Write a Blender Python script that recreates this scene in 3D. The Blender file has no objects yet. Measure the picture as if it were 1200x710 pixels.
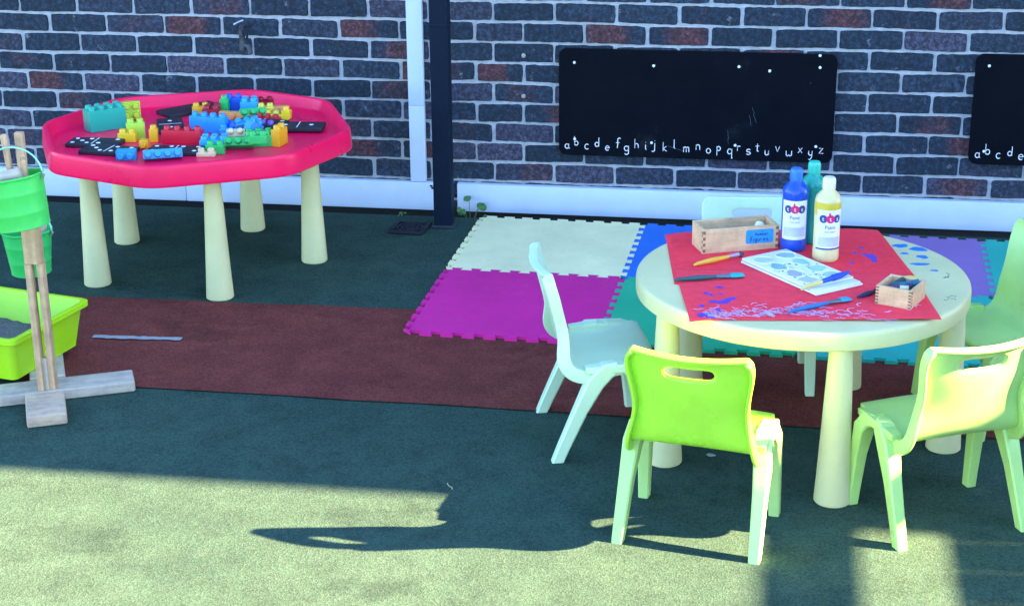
import bpy, bmesh, math, random
from mathutils import Vector, Matrix
R = random.Random(7)
sc = bpy.context.scene
COL = sc.collection
rad = math.radians
PI = math.pi

# ------------------------------------------------------------------ camera
CF, CX, CY, CZ, YAW, PIT, ROL = 2022.7, 0.6732, -6.1457, 1.8958, -0.1576, 0.3510, -0.0093
_f = Vector((math.sin(YAW)*math.cos(PIT), math.cos(YAW)*math.cos(PIT), -math.sin(PIT)))
_r0 = Vector((math.cos(YAW), -math.sin(YAW), 0)); _u0 = _r0.cross(_f)
_r = math.cos(ROL)*_r0 + math.sin(ROL)*_u0; _u = -math.sin(ROL)*_r0 + math.cos(ROL)*_u0
CAM = Vector((CX, CY, CZ))
def at(px, py, z=0.0):          # point of the photo on the level plane z
    d = _f*CF + _r*(px-600) - _u*(py-355)
    return CAM + d*((z-CZ)/d.z)
def atw(px, py, Y=0.0):         # point of the photo on the upright plane Y
    d = _f*CF + _r*(px-600) - _u*(py-355)
    return CAM + d*((Y-CY)/d.y)
cd = bpy.data.cameras.new('camera'); co = bpy.data.objects.new('camera', cd); COL.objects.link(co)
m = Matrix((_r, _u, -_f)).transposed().to_4x4(); m.translation = CAM; co.matrix_world = m
cd.sensor_width = 36; cd.lens = CF/1200*36; cd.clip_end = 1000; cd.clip_start = .05
sc.camera = co

# ------------------------------------------------------------------ materials
def nodes(name):
    mt = bpy.data.materials.new(name); mt.use_nodes = True
    nt = mt.node_tree; b = nt.nodes['Principled BSDF']
    return mt, nt, b
def N(nt, t, **k):
    n = nt.nodes.new(t)
    for a, v in k.items():
        if a in n.inputs: n.inputs[a].default_value = v
        else: setattr(n, a, v)
    return n
def noise(nt, scale, detail=4, rough=.6, coord='Object', vec=None):
    if vec is None:
        tc = N(nt, 'ShaderNodeTexCoord'); vec = tc.outputs[coord]
    n = N(nt, 'ShaderNodeTexNoise'); n.inputs['Scale'].default_value = scale
    n.inputs['Detail'].default_value = detail; n.inputs['Roughness'].default_value = rough
    nt.links.new(vec, n.inputs['Vector']); return n
def ramp(nt, src, stops):
    r = N(nt, 'ShaderNodeValToRGB'); e = r.color_ramp.elements
    while len(e) < len(stops): e.new(.5)
    for i, (p, c) in enumerate(stops):
        e[i].position = p; e[i].color = (*c, 1) if len(c) == 3 else c
    nt.links.new(src, r.inputs['Fac']); return r
def mix(nt, fac, a, b, mode='MIX'):
    x = N(nt, 'ShaderNodeMix'); x.data_type = 'RGBA'; x.blend_type = mode
    for sock, v in ((x.inputs['Factor'], fac), (x.inputs[6], a), (x.inputs[7], b)):
        if hasattr(v, 'links'): nt.links.new(v, sock)
        elif isinstance(v, (int, float)): sock.default_value = v
        else: sock.default_value = (*v, 1) if len(v) == 3 else v
    return x.outputs[2]
def bump(nt, b, src, strength, dist=.002):
    bp = N(nt, 'ShaderNodeBump'); bp.inputs['Strength'].default_value = strength
    bp.inputs['Distance'].default_value = dist
    nt.links.new(src, bp.inputs['Height']); nt.links.new(bp.outputs[0], b.inputs['Normal'])
_pl = {}
def plastic(name, c, rough=.42, var=.12, scuff=.25, sss=0, spec=.5, scale=9):
    if name in _pl: return _pl[name]
    mt, nt, b = nodes(name)
    n1 = noise(nt, scale, 5, .65); dark = tuple(x*(1-var) for x in c); lite = tuple(min(1, x*(1+var)) for x in c)
    col = ramp(nt, n1.outputs['Fac'], [(.3, dark), (.7, lite)]).outputs[0]
    n2 = noise(nt, 60, 6, .75)
    sc_ = ramp(nt, n2.outputs['Fac'], [(.555, (0,0,0)), (.66, (scuff,)*3)]).outputs[0]
    g = sum(c)/3
    dirt = tuple(.55*x + .45*g*.7 for x in c)
    nt.links.new(mix(nt, sc_, col, dirt), b.inputs['Base Color'])
    rr = ramp(nt, n1.outputs['Fac'], [(.25, (rough*.8,)*3), (.75, (min(1, rough*1.35),)*3)]).outputs[0]
    nt.links.new(rr, b.inputs['Roughness'])
    b.inputs['Specular IOR Level'].default_value = spec
    if sss:
        b.inputs['Subsurface Weight'].default_value = sss
        b.inputs['Subsurface Radius'].default_value = (.6, 1, .2)
        b.inputs['Subsurface Scale'].default_value = .012
    bump(nt, b, n2.outputs['Fac'], .12, .0015)
    _pl[name] = mt; return mt
def wood(name, a, c, scale=1.0, rough=.6):
    mt, nt, b = nodes(name)
    tc = N(nt, 'ShaderNodeTexCoord'); mp = N(nt, 'ShaderNodeMapping')
    mp.inputs['Scale'].default_value = (6*scale, 90*scale, 90*scale)
    nt.links.new(tc.outputs['Object'], mp.inputs['Vector'])
    n = noise(nt, 1.0, 6, .6, vec=mp.outputs[0]); n2 = noise(nt, 14, 4, .7)
    col = ramp(nt, n.outputs['Fac'], [(.3, a), (.7, c)]).outputs[0]
    g = ramp(nt, n2.outputs['Fac'], [(.35, (.62,.62,.66)), (.6, (1,1,1))]).outputs[0]
    nt.links.new(mix(nt, .8, col, g, 'MULTIPLY'), b.inputs['Base Color'])
    b.inputs['Roughness'].default_value = rough; bump(nt, b, n.outputs['Fac'], .3, .001)
    return mt
def plain(name, c, rough=.5, metal=0, spec=.5):
    if name in _pl: return _pl[name]
    mt, nt, b = nodes(name)
    n = noise(nt, 40, 5, .7)
    col = ramp(nt, n.outputs['Fac'], [(.3, tuple(x*.85 for x in c)), (.7, tuple(min(1, x*1.12) for x in c))]).outputs[0]
    nt.links.new(col, b.inputs['Base Color']); b.inputs['Roughness'].default_value = rough
    b.inputs['Metallic'].default_value = metal; b.inputs['Specular IOR Level'].default_value = spec; bump(nt, b, n.outputs['Fac'], .1, .001)
    _pl[name] = mt; return mt
def rubber(name, a, c, spk):
    mt, nt, b = nodes(name)
    v = N(nt, 'ShaderNodeTexVoronoi'); v.inputs['Scale'].default_value = 260
    tc = N(nt, 'ShaderNodeTexCoord'); nt.links.new(tc.outputs['Object'], v.inputs['Vector'])
    big = noise(nt, 1.1, 6, .65); mid = noise(nt, 9, 5, .7)
    base = ramp(nt, big.outputs['Fac'], [(.32, a), (.68, c)]).outputs[0]
    m2 = ramp(nt, mid.outputs['Fac'], [(.3, (.78,.78,.78)), (.7, (1.15,1.15,1.12))]).outputs[0]
    base = mix(nt, 1, base, m2, 'MULTIPLY')
    sp = N(nt, 'ShaderNodeSeparateColor'); nt.links.new(v.outputs['Color'], sp.inputs[0])
    s1 = ramp(nt, sp.outputs[0], [(.0, (.72,.72,.72)), (.5, (.98,.98,.98)), (1, (1.28,1.28,1.24))]).outputs[0]
    base = mix(nt, 1, base, s1, 'MULTIPLY')
    s2 = ramp(nt, sp.outputs[1], [(.93, (0,0,0)), (.96, (.12,)*3)]).outputs[0]
    base = mix(nt, s2, base, spk)
    # pale worn scuffs
    mp = N(nt, 'ShaderNodeMapping'); mp.inputs['Scale'].default_value = (1.2, 5, 1); mp.inputs['Rotation'].default_value = (0,0,.25)
    nt.links.new(tc.outputs['Object'], mp.inputs['Vector'])
    sn = noise(nt, 3, 9, .78, vec=mp.outputs[0])
    sf = ramp(nt, sn.outputs['Fac'], [(.58, (0,0,0)), (.72, (.16,)*3)]).outputs[0]
    base = mix(nt, sf, base, (.12,.14,.14))
    st_ = noise(nt, 2.3, 7, .7)
    sg = ramp(nt, st_.outputs['Fac'], [(.56, (1,1,1)), (.64, (.74,.74,.76))]).outputs[0]
    base = mix(nt, 1, base, sg, 'MULTIPLY')
    nt.links.new(base, b.inputs['Base Color']); b.inputs['Roughness'].default_value = .92
    b.inputs['Specular IOR Level'].default_value = .05
    hn = mix(nt, .5, v.outputs['Distance'], mid.outputs['Fac'])
    bump(nt, b, hn, .38, .005)
    return mt

M = {}
M['green_rubber'] = rubber('green_rubber', (.031,.064,.051), (.043,.082,.063), (.16,.16,.12))
M['maroon_rubber'] = rubber('maroon_rubber', (.150,.038,.032), (.185,.050,.040), (.20,.11,.09))
M['soil_and_shade'] = plain('soil_and_shade', (.03,.03,.028), .95)  # also the dark colour of the shaded gap below the skirting
def brick_mat():
    mt, nt, b = nodes('brick')
    at_ = N(nt, 'ShaderNodeVertexColor'); at_.layer_name = 'brick'
    sp = N(nt, 'ShaderNodeSeparateColor'); nt.links.new(at_.outputs[0], sp.inputs[0])
    n1 = noise(nt, 22, 6, .7); n2 = noise(nt, 60, 8, .85)
    # burnt dark ends, red hearts on some bricks
    ad = N(nt, 'ShaderNodeMath', operation='MULTIPLY'); nt.links.new(sp.outputs[0], ad.inputs[0]); nt.links.new(sp.outputs[2], ad.inputs[1])
    ad2 = N(nt, 'ShaderNodeMath', operation='MULTIPLY_ADD'); nt.links.new(n1.outputs['Fac'], ad2.inputs[0]); ad2.inputs[1].default_value = .9
    nt.links.new(ad.outputs[0], ad2.inputs[2])
    f = ramp(nt, ad2.outputs[0], [(.58, (0,0,0)), (1.0, (.95,)*3)]).outputs[0]
    darkc = ramp(nt, sp.outputs[1], [(0, (.005,.014,.028)), (.4, (.010,.021,.038)), (.75, (.019,.024,.044)), (1, (.040,.037,.062))]).outputs[0]
    redc = ramp(nt, n1.outputs['Fac'], [(.3, (.046,.016,.020)), (.7, (.078,.025,.029))]).outputs[0]
    c = mix(nt, f, darkc, redc)
    g = ramp(nt, n2.outputs['Fac'], [(.40, (.38,.40,.44)), (.49, (.95,.95,.95)), (.60, (3.0,3.0,2.9))]).outputs[0]
    c = mix(nt, 1, c, g, 'MULTIPLY')
    wsp = ramp(nt, noise(nt, 17, 8, .8).outputs['Fac'], [(.60, (0,0,0)), (.66, (.45,)*3)]).outputs[0]
    c = mix(nt, wsp, c, (.36,.36,.38))
    nt.links.new(c, b.inputs['Base Color']); b.inputs['Roughness'].default_value = .8
    bump(nt, b, n2.outputs['Fac'], .6, .004); return mt
M['brick'] = brick_mat()
def mortar_mat():
    mt, nt, b = nodes('mortar'); n = noise(nt, 30, 6, .7); n2 = noise(nt, 200, 4, .7)
    c = ramp(nt, n.outputs['Fac'], [(.3, (.31,.325,.35)), (.7, (.52,.53,.55))]).outputs[0]
    nt.links.new(c, b.inputs['Base Color']); b.inputs['Roughness'].default_value = .95
    bump(nt, b, n2.outputs['Fac'], .6, .004); return mt
M['mortar'] = mortar_mat()
M['white_board'] = plastic('white_board', (.60,.69,.82), .45, .04, .18)
M['post'] = plain('post_paint', (.004,.011,.026), .6, 0, .12)
def chalkboard_mat():
    mt, nt, b = nodes('chalkboard'); n = noise(nt, 5, 8, .75); n2 = noise(nt, 45, 6, .8)
    c = ramp(nt, n.outputs['Fac'], [(.3, (.002,.003,.006)), (.6, (.0035,.005,.009)), (.72, (.012,.015,.021))]).outputs[0]
    s = ramp(nt, n2.outputs['Fac'], [(.68, (0,0,0)), (.8, (.10,)*3)]).outputs[0]
    nt.links.new(mix(nt, s, c, (.2,.22,.25)), b.inputs['Base Color']); b.inputs['Roughness'].default_value = .62
    b.inputs['Specular IOR Level'].default_value = .05; return mt
M['chalkboard'] = chalkboard_mat()
M['chalk_white'] = plain('chalk_white', (.85,.86,.88), .9)
M['steel'] = plain('steel', (.45,.46,.48), .35, .9)
M['brass'] = plain('brass', (.06,.065,.075), .6, .3)
M['iron'] = plain('iron', (.018,.02,.028), .7, .1, .2)
M['pink'] = plastic('tray_plastic', (.93,.006,.085), .30, .08, .025, scale=5, spec=.3)
M['ivory'] = plastic('ivory_plastic', (.65,.62,.31), .45, .06, .22, scale=6)
M['lime'] = plastic('lime_plastic', (.41,.73,.050), .28, .14, .12, sss=.2, scale=4)
M['leg_lime'] = plastic('leg_lime_plastic', (.50,.72,.24), .34, .12, .2, sss=.15, scale=4)
M['pale_lime'] = plastic('pale_lime_plastic', (.44,.68,.20), .30, .12, .16, sss=.2, scale=4)
M['sheen_lime'] = plastic('sheen_lime_plastic', (.56,.74,.50), .36, .08, .15, scale=4)  # lime chairs in shade, the sky's pale sheen put into the colour
M['tub'] = plastic('tub_plastic', (.40,.72,.012), .35, .06, .12)
M['pail_jade'] = plastic('pail_jade', (.02,.42,.09), .4, .08, .2)
M['pail_mint'] = plastic('pail_mint', (.05,.53,.08), .4, .08, .2)
M['pine'] = wood('pine', (.52,.30,.15), (.70,.45,.25))
M['weathered'] = wood('weathered_wood', (.36,.31,.26), (.60,.48,.34), .8, .85)
M['beech'] = wood('beech', (.70,.43,.22), (.84,.57,.32), 1.6, .5)
M['paper_front'] = plain('sugar_paper', (.96,.034,.062), .85)
M['paper_back'] = plain('sugar_paper_back', (.95,.026,.052), .85)
M['foam'] = {}
def foam(name, c):
    mt, nt, b = nodes(name); n = noise(nt, 3, 5, .65); n2 = noise(nt, 320, 3, .6); n3 = noise(nt, 26, 6, .75)
    col = ramp(nt, n.outputs['Fac'], [(.3, tuple(x*.88 for x in c)), (.7, tuple(min(1, x*1.1) for x in c))]).outputs[0]
    s = ramp(nt, n3.outputs['Fac'], [(.54, (0,0,0)), (.68, (.25,)*3)]).outputs[0]
    nt.links.new(mix(nt, s, col, tuple(.6*x+.1 for x in c)), b.inputs['Base Color'])
    b.inputs['Roughness'].default_value = .8; bump(nt, b, n2.outputs['Fac'], .35, .002); return mt
WHITE = (.8,.8,.8)
def pc(name, c, **k): return plastic(name, c, **k)

# ------------------------------------------------------------------ mesh helpers
class MB:
    def __init__(s): s.bm = bmesh.new()
    def box(s, c, size, rz=0, bev=.003, seg=2, mtx=None):
        r = bmesh.ops.create_cube(s.bm, size=1); vs = r['verts']
        for v in vs: v.co = Vector((v.co.x*size[0], v.co.y*size[1], v.co.z*size[2]))
        if bev: 
            es = list({e for v in vs for e in v.link_edges})
            q = bmesh.ops.bevel(s.bm, geom=es, offset=bev, segments=seg, affect='EDGES', profile=.6)
            vs = list({v for f in q['faces'] for v in f.verts} | {v for v in vs if v.is_valid})
        T = Matrix.Translation(Vector(c)) @ Matrix.Rotation(rz, 4, 'Z')
        if mtx is not None: T = mtx @ T
        for v in vs: v.co = T @ v.co
        return vs
    def prism(s, pts, z0, z1, bev=0):
        vb = [s.bm.verts.new((x, y, z0)) for x, y in pts]; vt = [s.bm.verts.new((x, y, z1)) for x, y in pts]
        n = len(pts); fs = []
        top = s.bm.faces.new(vt); fs.append(top); bot = s.bm.faces.new(vb[::-1]); fs.append(bot)
        for i in range(n): fs.append(s.bm.faces.new((vb[i], vb[(i+1) % n], vt[(i+1) % n], vt[i])))
        if bev: 
            es = list(top.edges); bmesh.ops.bevel(s.bm, geom=es, offset=bev, segments=2, affect='EDGES')
        return vb+vt
    def loft(s, rings, cap=True, closed=False):
        R_ = [[s.bm.verts.new(p) for p in r] for r in rings]; n = len(R_[0])
        for a, b in zip(R_, R_[1:]):
            for i in range(n): s.bm.faces.new((a[i], a[(i+1) % n], b[(i+1) % n], b[i]))
        if cap:
            try: s.bm.faces.new(R_[0][::-1]); s.bm.faces.new(R_[-1])
            except ValueError: pass
        return [v for r in R_ for v in r]
    def lathe(s, prof, n=32, c=(0,0,0), mtx=None, cap=True):
        rings = []
        for r, z in prof:
            rings.append([Vector((c[0]+r*math.cos(2*PI*i/n), c[1]+r*math.sin(2*PI*i/n), c[2]+z)) for i in range(n)])
        if mtx is not None: rings = [[mtx @ p for p in r] for r in rings]
        return s.loft(rings, cap)
    def tube(s, path, r, n=8, flat=1.0):
        P = [Vector(p) for p in path]; rings = []; up = Vector((0,0,1))
        for i, p in enumerate(P):
            t = (P[min(i+1, len(P)-1)]-P[max(i-1, 0)]).normalized()
            a = t.cross(up); a = a.normalized() if a.length > 1e-4 else Vector((1,0,0)); b = a.cross(t)
            rr = r[i] if isinstance(r, (list, tuple)) else r
            rings.append([p + a*rr*math.cos(2*PI*k/n) + b*rr*flat*math.sin(2*PI*k/n) for k in range(n)])
        return s.loft(rings)
    def blob(s, c, rx, ry, rz, seed=0, n=14, m=8, rot=0):
        q = random.Random(seed); ph = [q.uniform(0, 6.28) for _ in range(4)]; rings = []
        for j in range(1, m):
            a = PI*j/m; ring = []
            for i in range(n):
                b = 2*PI*i/n; k = 1 + .12*math.sin(2*b+ph[0]) + .1*math.sin(3*b+ph[1]+2*a) + .08*math.sin(5*b+ph[2])
                x, y = rx*math.sin(a)*math.cos(b)*k, ry*math.sin(a)*math.sin(b)*k
                ring.append((c[0]+x*math.cos(rot)-y*math.sin(rot), c[1]+x*math.sin(rot)+y*math.cos(rot), c[2]-rz*math.cos(a)))
            rings.append(ring)
        return s.loft(rings)
    def build(s, name, mat, parent=None, smooth=True, tri=False, ang=35):
        bmesh.ops.recalc_face_normals(s.bm, faces=s.bm.faces[:])
        me = bpy.data.meshes.new(name); s.bm.to_mesh(me); s.bm.free()
        if mat: me.materials.append(mat)
        if smooth: me.shade_smooth(); me.set_sharp_from_angle(angle=rad(ang))
        o = bpy.data.objects.new(name, me); COL.objects.link(o)
        if parent is not None: o.parent = parent
        return o
def apply_mods(o):
    bpy.context.view_layer.update()
    dg = bpy.context.evaluated_depsgraph_get()
    me = bpy.data.meshes.new_from_object(o.evaluated_get(dg)); o.modifiers.clear(); o.data = me
    return o
def tag(o, label=None, cat=None, group=None, kind=None):
    if label: o['label'] = label
    if cat: o['category'] = cat
    if group: o['group'] = group
    if kind: o['kind'] = kind
    return o
def thing(name, label, cat, loc=(0,0,0), rz=0, group=None):
    o = bpy.data.objects.new(name, None); COL.objects.link(o); o.empty_display_size = .05
    o.location = loc; o.rotation_euler = (0,0,rz); return tag(o, label, cat, group)
def copy_tree(o, parent=None):
    c = o.copy(); COL.objects.link(c); c.parent = parent
    for ch in list(o.children): copy_tree(ch, c)
    return c
def text_polys(s, size):
    cu = bpy.data.curves.new('t', 'FONT'); cu.body = s; cu.size = size; cu.align_x = 'CENTER'; cu.resolution_u = 3
    ob = bpy.data.objects.new('t', cu); COL.objects.link(ob); bpy.context.view_layer.update()
    me = bpy.data.meshes.new_from_object(ob.evaluated_get(bpy.context.evaluated_depsgraph_get()))
    r = ([v.co.copy() for v in me.vertices], [tuple(p.vertices) for p in me.polygons])
    bpy.data.objects.remove(ob); bpy.data.curves.remove(cu); bpy.data.meshes.remove(me); return r
def add_text(mb, s, size, fn):
    vs, fs = text_polys(s, size); V = [mb.bm.verts.new(fn(v.x, v.y)) for v in vs]
    for f in fs:
        try: mb.bm.faces.new([V[i] for i in f])
        except ValueError: pass

# ------------------------------------------------------------------ strokes (handwriting)
def arc(cx, cy, rx, ry, a0, a1, n=9): return [(cx+rx*math.cos(rad(a0+(a1-a0)*i/n)), cy+ry*math.sin(rad(a0+(a1-a0)*i/n))) for i in range(n+1)]
LET = {
'a': [arc(.42,.48,.42,.48,50,350)+[], [(.8,1),(.78,.35),(.9,.02),(1.05,.08)]],
'b': [[(.05,1.9),(.1,0)], arc(.45,.45,.38,.45,170,-175)],
'c': [arc(.5,.5,.45,.5,50,310)],
'd': [arc(.42,.45,.4,.45,30,350), [(.85,1.9),(.85,0)]],
'e': [[(.08,.5),(.9,.58)]+arc(.48,.5,.43,.5,15,315)],
'f': [arc(.75,1.5,.3,.4,30,180)+[(.45,.6),(.35,-.2)], [(.05,.9),(.85,.95)]],
'g': [arc(.42,.5,.42,.48,40,350), [(.85,1),(.85,-.3)]+arc(.45,-.35,.4,.35,0,-160)],
'h': [[(.1,1.9),(.1,0)], [(.1,.5)]+arc(.48,.55,.36,.42,160,0)+[(.85,0)]],
'i': [[(.4,.95),(.4,.1),(.6,0)], [(.38,1.35),(.43,1.42)]],
'j': [[(.6,1),(.58,-.2)]+arc(.25,-.25,.33,.35,0,-140), [(.58,1.4),(.63,1.47)]],
'k': [[(.1,1.8),(.1,0)], [(.75,1),(.15,.45),(.85,0)]],
'l': [[(.4,1.8),(.38,.2),(.6,0)]],
'm': [[(.0,1),(.05,0)], [(.05,.5)]+arc(.3,.6,.25,.4,170,0)+[(.55,0)], [(.55,.5)]+arc(.8,.6,.25,.4,170,0)+[(1.08,0)]],
'n': [[(.1,1),(.1,0)], [(.1,.5)]+arc(.45,.6,.34,.4,170,0)+[(.82,0)]],
'o': [arc(.48,.5,.45,.5,80,440)],
'p': [[(.1,1),(.12,-.9)], arc(.48,.55,.38,.45,170,-170)],
'q': [arc(.42,.5,.42,.5,40,350), [(.85,1),(.85,-.9),(1.05,-.7)]],
'r': [[(.15,1),(.15,0)], [(.15,.5)]+arc(.5,.55,.36,.42,160,50)],
's': [arc(.5,.74,.36,.26,30,250)+arc(.45,.25,.38,.26,80,-150)],
't': [[(.45,1.6),(.42,.25)]+arc(.62,.2,.2,.2,180,300), [(.05,1.05),(.85,1.1)]],
'u': [[(.08,1)]+arc(.42,.38,.34,.38,180,350)+[(.8,1),(.82,0)]],
'v': [[(.05,1),(.42,0),(.85,1)]],
'w': [[(0,1)]+arc(.27,.3,.26,.3,190,360)+arc(.82,.3,.28,.3,180,350)+[(1.1,1)]],
'x': [[(.1,1),(.85,0)], [(.85,1),(.05,0)]],
'y': [[(.08,1)]+arc(.42,.5,.34,.4,190,350), [(.82,1),(.72,-.3),(.35,-.85),(.1,-.7)]],
'z': [[(.08,1),(.85,1),(.1,0),(.95,.02)]],
'N': [[(.1,0),(.1,1.7)], [(.1,1.7),(.9,0)], [(.9,0),(.9,1.7)]],
}
def ribbon(mb, pts, w, fn, th=.0004):
    # flat hand-drawn stroke with a little thickness; fn(x, y, h) puts it on its surface
    P = [Vector((x, y)) for x, y in pts]; L, Rr = [], []
    for i, p in enumerate(P):
        t = P[min(i+1, len(P)-1)]-P[max(i-1, 0)]
        t = t.normalized() if t.length > 1e-9 else Vector((1, 0)); n = Vector((-t.y, t.x))
        ww = w*(.85+.3*R.random())*.5*(.7 if i in (0, len(P)-1) else 1)
        L.append(p+n*ww); Rr.append(p-n*ww)
    rings = [[fn(a.x, a.y, 0), fn(b.x, b.y, 0), fn(b.x, b.y, th), fn(a.x, a.y, th)] for a, b in zip(L, Rr)]
    mb.loft(rings)
def write(mb, ch, x, y, s, w, fn, sx=.95):
    for st in LET[ch]: ribbon(mb, [(x+s*sx*a, y+s*b) for a, b in st], w, fn)

# ------------------------------------------------------------------ ground
GE = -.150                                     # edge of the rubber; an added dark sunk strip gives the shade line at the wall
def sheet(name, x0, x1, y0, y1, z, mat):
    mb = MB(); v = [mb.bm.verts.new(p) for p in ((x0,y0,z),(x1,y0,z),(x1,y1,z),(x0,y1,z))]; mb.bm.faces.new(v)
    o = mb.build(name, mat, smooth=False); return tag(o, kind='structure')
mb = MB(); mb.box((0, (GE-250)/2, -.15), (500, 250+GE, .30), 0, 0)
tag(mb.build('playground_floor', M['green_rubber'], smooth=False), kind='structure')
def strip():
    mb = MB(); n = 120; x0, x1 = -9., 9.; top = []; bot = []
    for i in range(n+1):
        x = x0+(x1-x0)*i/n
        top.append(mb.bm.verts.new((x, -1.135+.030*x*.55+R.uniform(-.004,.004), .004))); bot.append(mb.bm.verts.new((x, -1.874-.012*x+R.uniform(-.004,.004), .004)))
    for i in range(n): mb.bm.faces.new((bot[i], bot[i+1], top[i+1], top[i]))
    return tag(mb.build('maroon_path', M['maroon_rubber'], smooth=False), kind='structure')
strip()
sheet('shade_channel', -60, 60, GE-.02, .30, -.085, M['soil_and_shade'])  # dark floor stands in for the shade along the wall foot
sheet('ground', -250, 250, .3, 250, -.06, plain('far_ground', (.09,.11,.06), .9))
# ------------------------------------------------------------------ brick wall
def brick_wall():
    root = thing('brick_wall', 'dark blue and red brick wall with pale mortar behind the tables', 'wall')
    WX0, WX1, WT = -5.6, 5.6, 2.55
    mb = MB(); mb.box(((WX0+WX1)/2, .109, (WT-.2)/2), (WX1-WX0, .21, WT+.2), 0, 0)
    mb.build('mortar', M['mortar'], root, smooth=False)
    mb = MB(); mb.box(((WX0+WX1)/2, .10, -.062), (WX1-WX0, .22, .12), 0, 0); mb.build('gap_shade', M['soil_and_shade'], root, smooth=False)  # dark board added so the gap under the skirting reads as shade
    bm = bmesh.new(); cl = bm.loops.layers.color.new('brick')
    bw, bh, j = .213, .064, .0095
    zj = .6993
    r = -25
    while True:
        # course r lies between bed joints r-1 and r (counted down from the joint at zj)
        zt = zj-.075*(r-1); zb = zj-.075*r
        if zb < -.055: break
        r += 1
        if zt > WT: continue
        odd = ((r-1) % 2 != 0)
        edges = []
        x = -2.1761-.225*16+(.1125 if odd else 0)
        while x < -.60: edges.append(x); x += .225
        edges.append(-.366-.225+(.055 if not odd else .0))
        x = -.366+(-.065 if odd else 0); edges.append(x)
        x = -.366+(.1125 if odd else .225)
        while x < WX1: edges.append(x); x += .225
        edges = sorted(edges)
        for a, b in zip(edges, edges[1:]):
            if a < WX0 or b > WX1+.02: continue
            jt = lambda q=.0016: R.uniform(-q, q)
            X0, X1 = a+j/2+jt(.003), b-j/2+jt(.003); Z0, Z1 = zb+.0048+jt(), zt-.0048+jt(); tilt = jt(.0015)
            if X1-X0 < .03: continue
            red = R.random()**2.0*.95; g = R.random(); pr = R.uniform(.000, .0045)
            near = Z0 < .95 and abs((X0+X1)/2) < 3
            nx, nz = (12, 5) if near else (4, 3)
            grid = []
            e1 = [R.uniform(-.0014,.0012) for _ in range(nx+1)]; e2 = [R.uniform(-.0012,.0014) for _ in range(nx+1)]
            for k in range(nz+1):
                row = []
                for i in range(nx+1):
                    u, v = i/nx, k/nz
                    x_ = X0+(X1-X0)*u; z_ = Z0+(Z1-Z0)*v+tilt*(u-.5)*4 + (e1[i]*(1-v)+e2[i]*v if near else 0)
                    du = min(u, 1-u)*(X1-X0); dv = min(v, 1-v)*(Z1-Z0)
                    if near:
                        cr = max(0, .007-math.hypot(max(0, .007-du), 0)) # corner rounding
                        if du < .001 and dv < .001: x_ += .003*(1 if u < .5 else -1); z_ += .003*(1 if v < .5 else -1)
                        if du < .001: x_ += R.uniform(-.0013, .0013)
                    dep = -.0005-pr*.7
                    if i in (0, nx) or k in (0, nz): dep = .0045
                    elif near: dep += R.uniform(-.0007, .0007)
                    row.append(bm.verts.new((x_, dep, z_)))
                grid.append(row)
            # pull the second ring of vertices close to the arris
            for k in range(nz+1):
                for i in range(nx+1):
                    if 0 < i < nx and 0 < k < nz:
                        v = grid[k][i]
                        if i == 1: v.co.x = grid[k][0].co.x+.0028
                        if i == nx-1: v.co.x = grid[k][nx].co.x-.0028
                        if k == 1: v.co.z = grid[0][i].co.z+.0028
                        if k == nz-1: v.co.z = grid[nz][i].co.z-.0028
            off = R.uniform(-.25, .25)
            for k in range(nz):
                for i in range(nx):
                    f = bm.faces.new((grid[k][i], grid[k][i+1], grid[k+1][i+1], grid[k+1][i]))
                    for lp in f.loops:
                        u = (lp.vert.co.x-X0)/(X1-X0)
                        heart = max(0, 1-abs(u-.5-off)*2.0)
                        lp[cl] = (min(1, red), g, .35+.65*min(1, heart*1.6), 1)
    me = bpy.data.meshes.new('bricks'); bm.to_mesh(me); bm.free(); me.materials.append(M['brick'])
    me.shade_smooth(); me.set_sharp_from_angle(angle=rad(28))
    o = bpy.data.objects.new('brick_courses', me); COL.objects.link(o); o.parent = root
brick_wall()
# white boards along the foot of the wall
def skirting(x0, x1, cuts, label):
    root = thing('skirting_board', label, 'skirting board', (x0, 0, 0))
    xs = [x0]+[c for c in cuts if x0 < c < x1]+[x1]
    for a, b in zip(xs, xs[1:]):
        mb = MB(); mb.box(((a+b)/2-x0, -.020, .0415), (b-a-.0015, .030, .107), 0, .003)
        mb.build('board', M['white_board'], root)
    return root
sk = skirting(-5.6, -.566, (-3.9, atw(218,225,-.035).x), 'white skirting board behind the pink tray table, left of dark post')
mb = MB(); 
for dx, dz, s in ((-.035,.083,.006),(-.028,.075,.007),(-.018,.066,.005),(-.012,.086,.004)): mb.blob((5.034+dx, -.0352, dz), s, .0012, s*.7, int(dx*1000))
mb.build('chipped_paint', M['soil_and_shade'], sk)
skirting(-.503, 5.6, (2.9,), 'long white skirting board under the black chalkboards')
bt = thing('wall_batten', 'upright white batten on the brick wall beside the dark post', 'batten', (-.6505, 0, .0965))
zc = atw(490,124,-.03).z
mb = MB(); mb.box((0, -.0185, (zc-.0965)/2), (.058, .027, zc-.0965-.001), 0, .002); mb.build('strip', M['white_board'], bt)
mb = MB(); mb.box((0, -.0185, (zc-.0965)+.85), (.058, .027, 1.70-.001), 0, .002); mb.build('strip', M['white_board'], bt)
# dark post
po = thing('metal_post', 'dark navy square post standing in front of the brick wall', 'post', (-.509, -.258, 0))
mb = MB(); mb.box((0, 0, 1.28), (.066, .060, 2.56), 0, .006, 3); mb.build('shaft', M['post'], po)
mb = MB(); mb.box((0, 0, .738), (.070, .064, .012), 0, .003); mb.build('band', M['post'], po)
mb = MB(); mb.box((.0, 0, .006), (.082, .076, .008), .0, .003); mb.build('base_plate', plain('post_base', (.02,.03,.04), .8), po)
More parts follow.
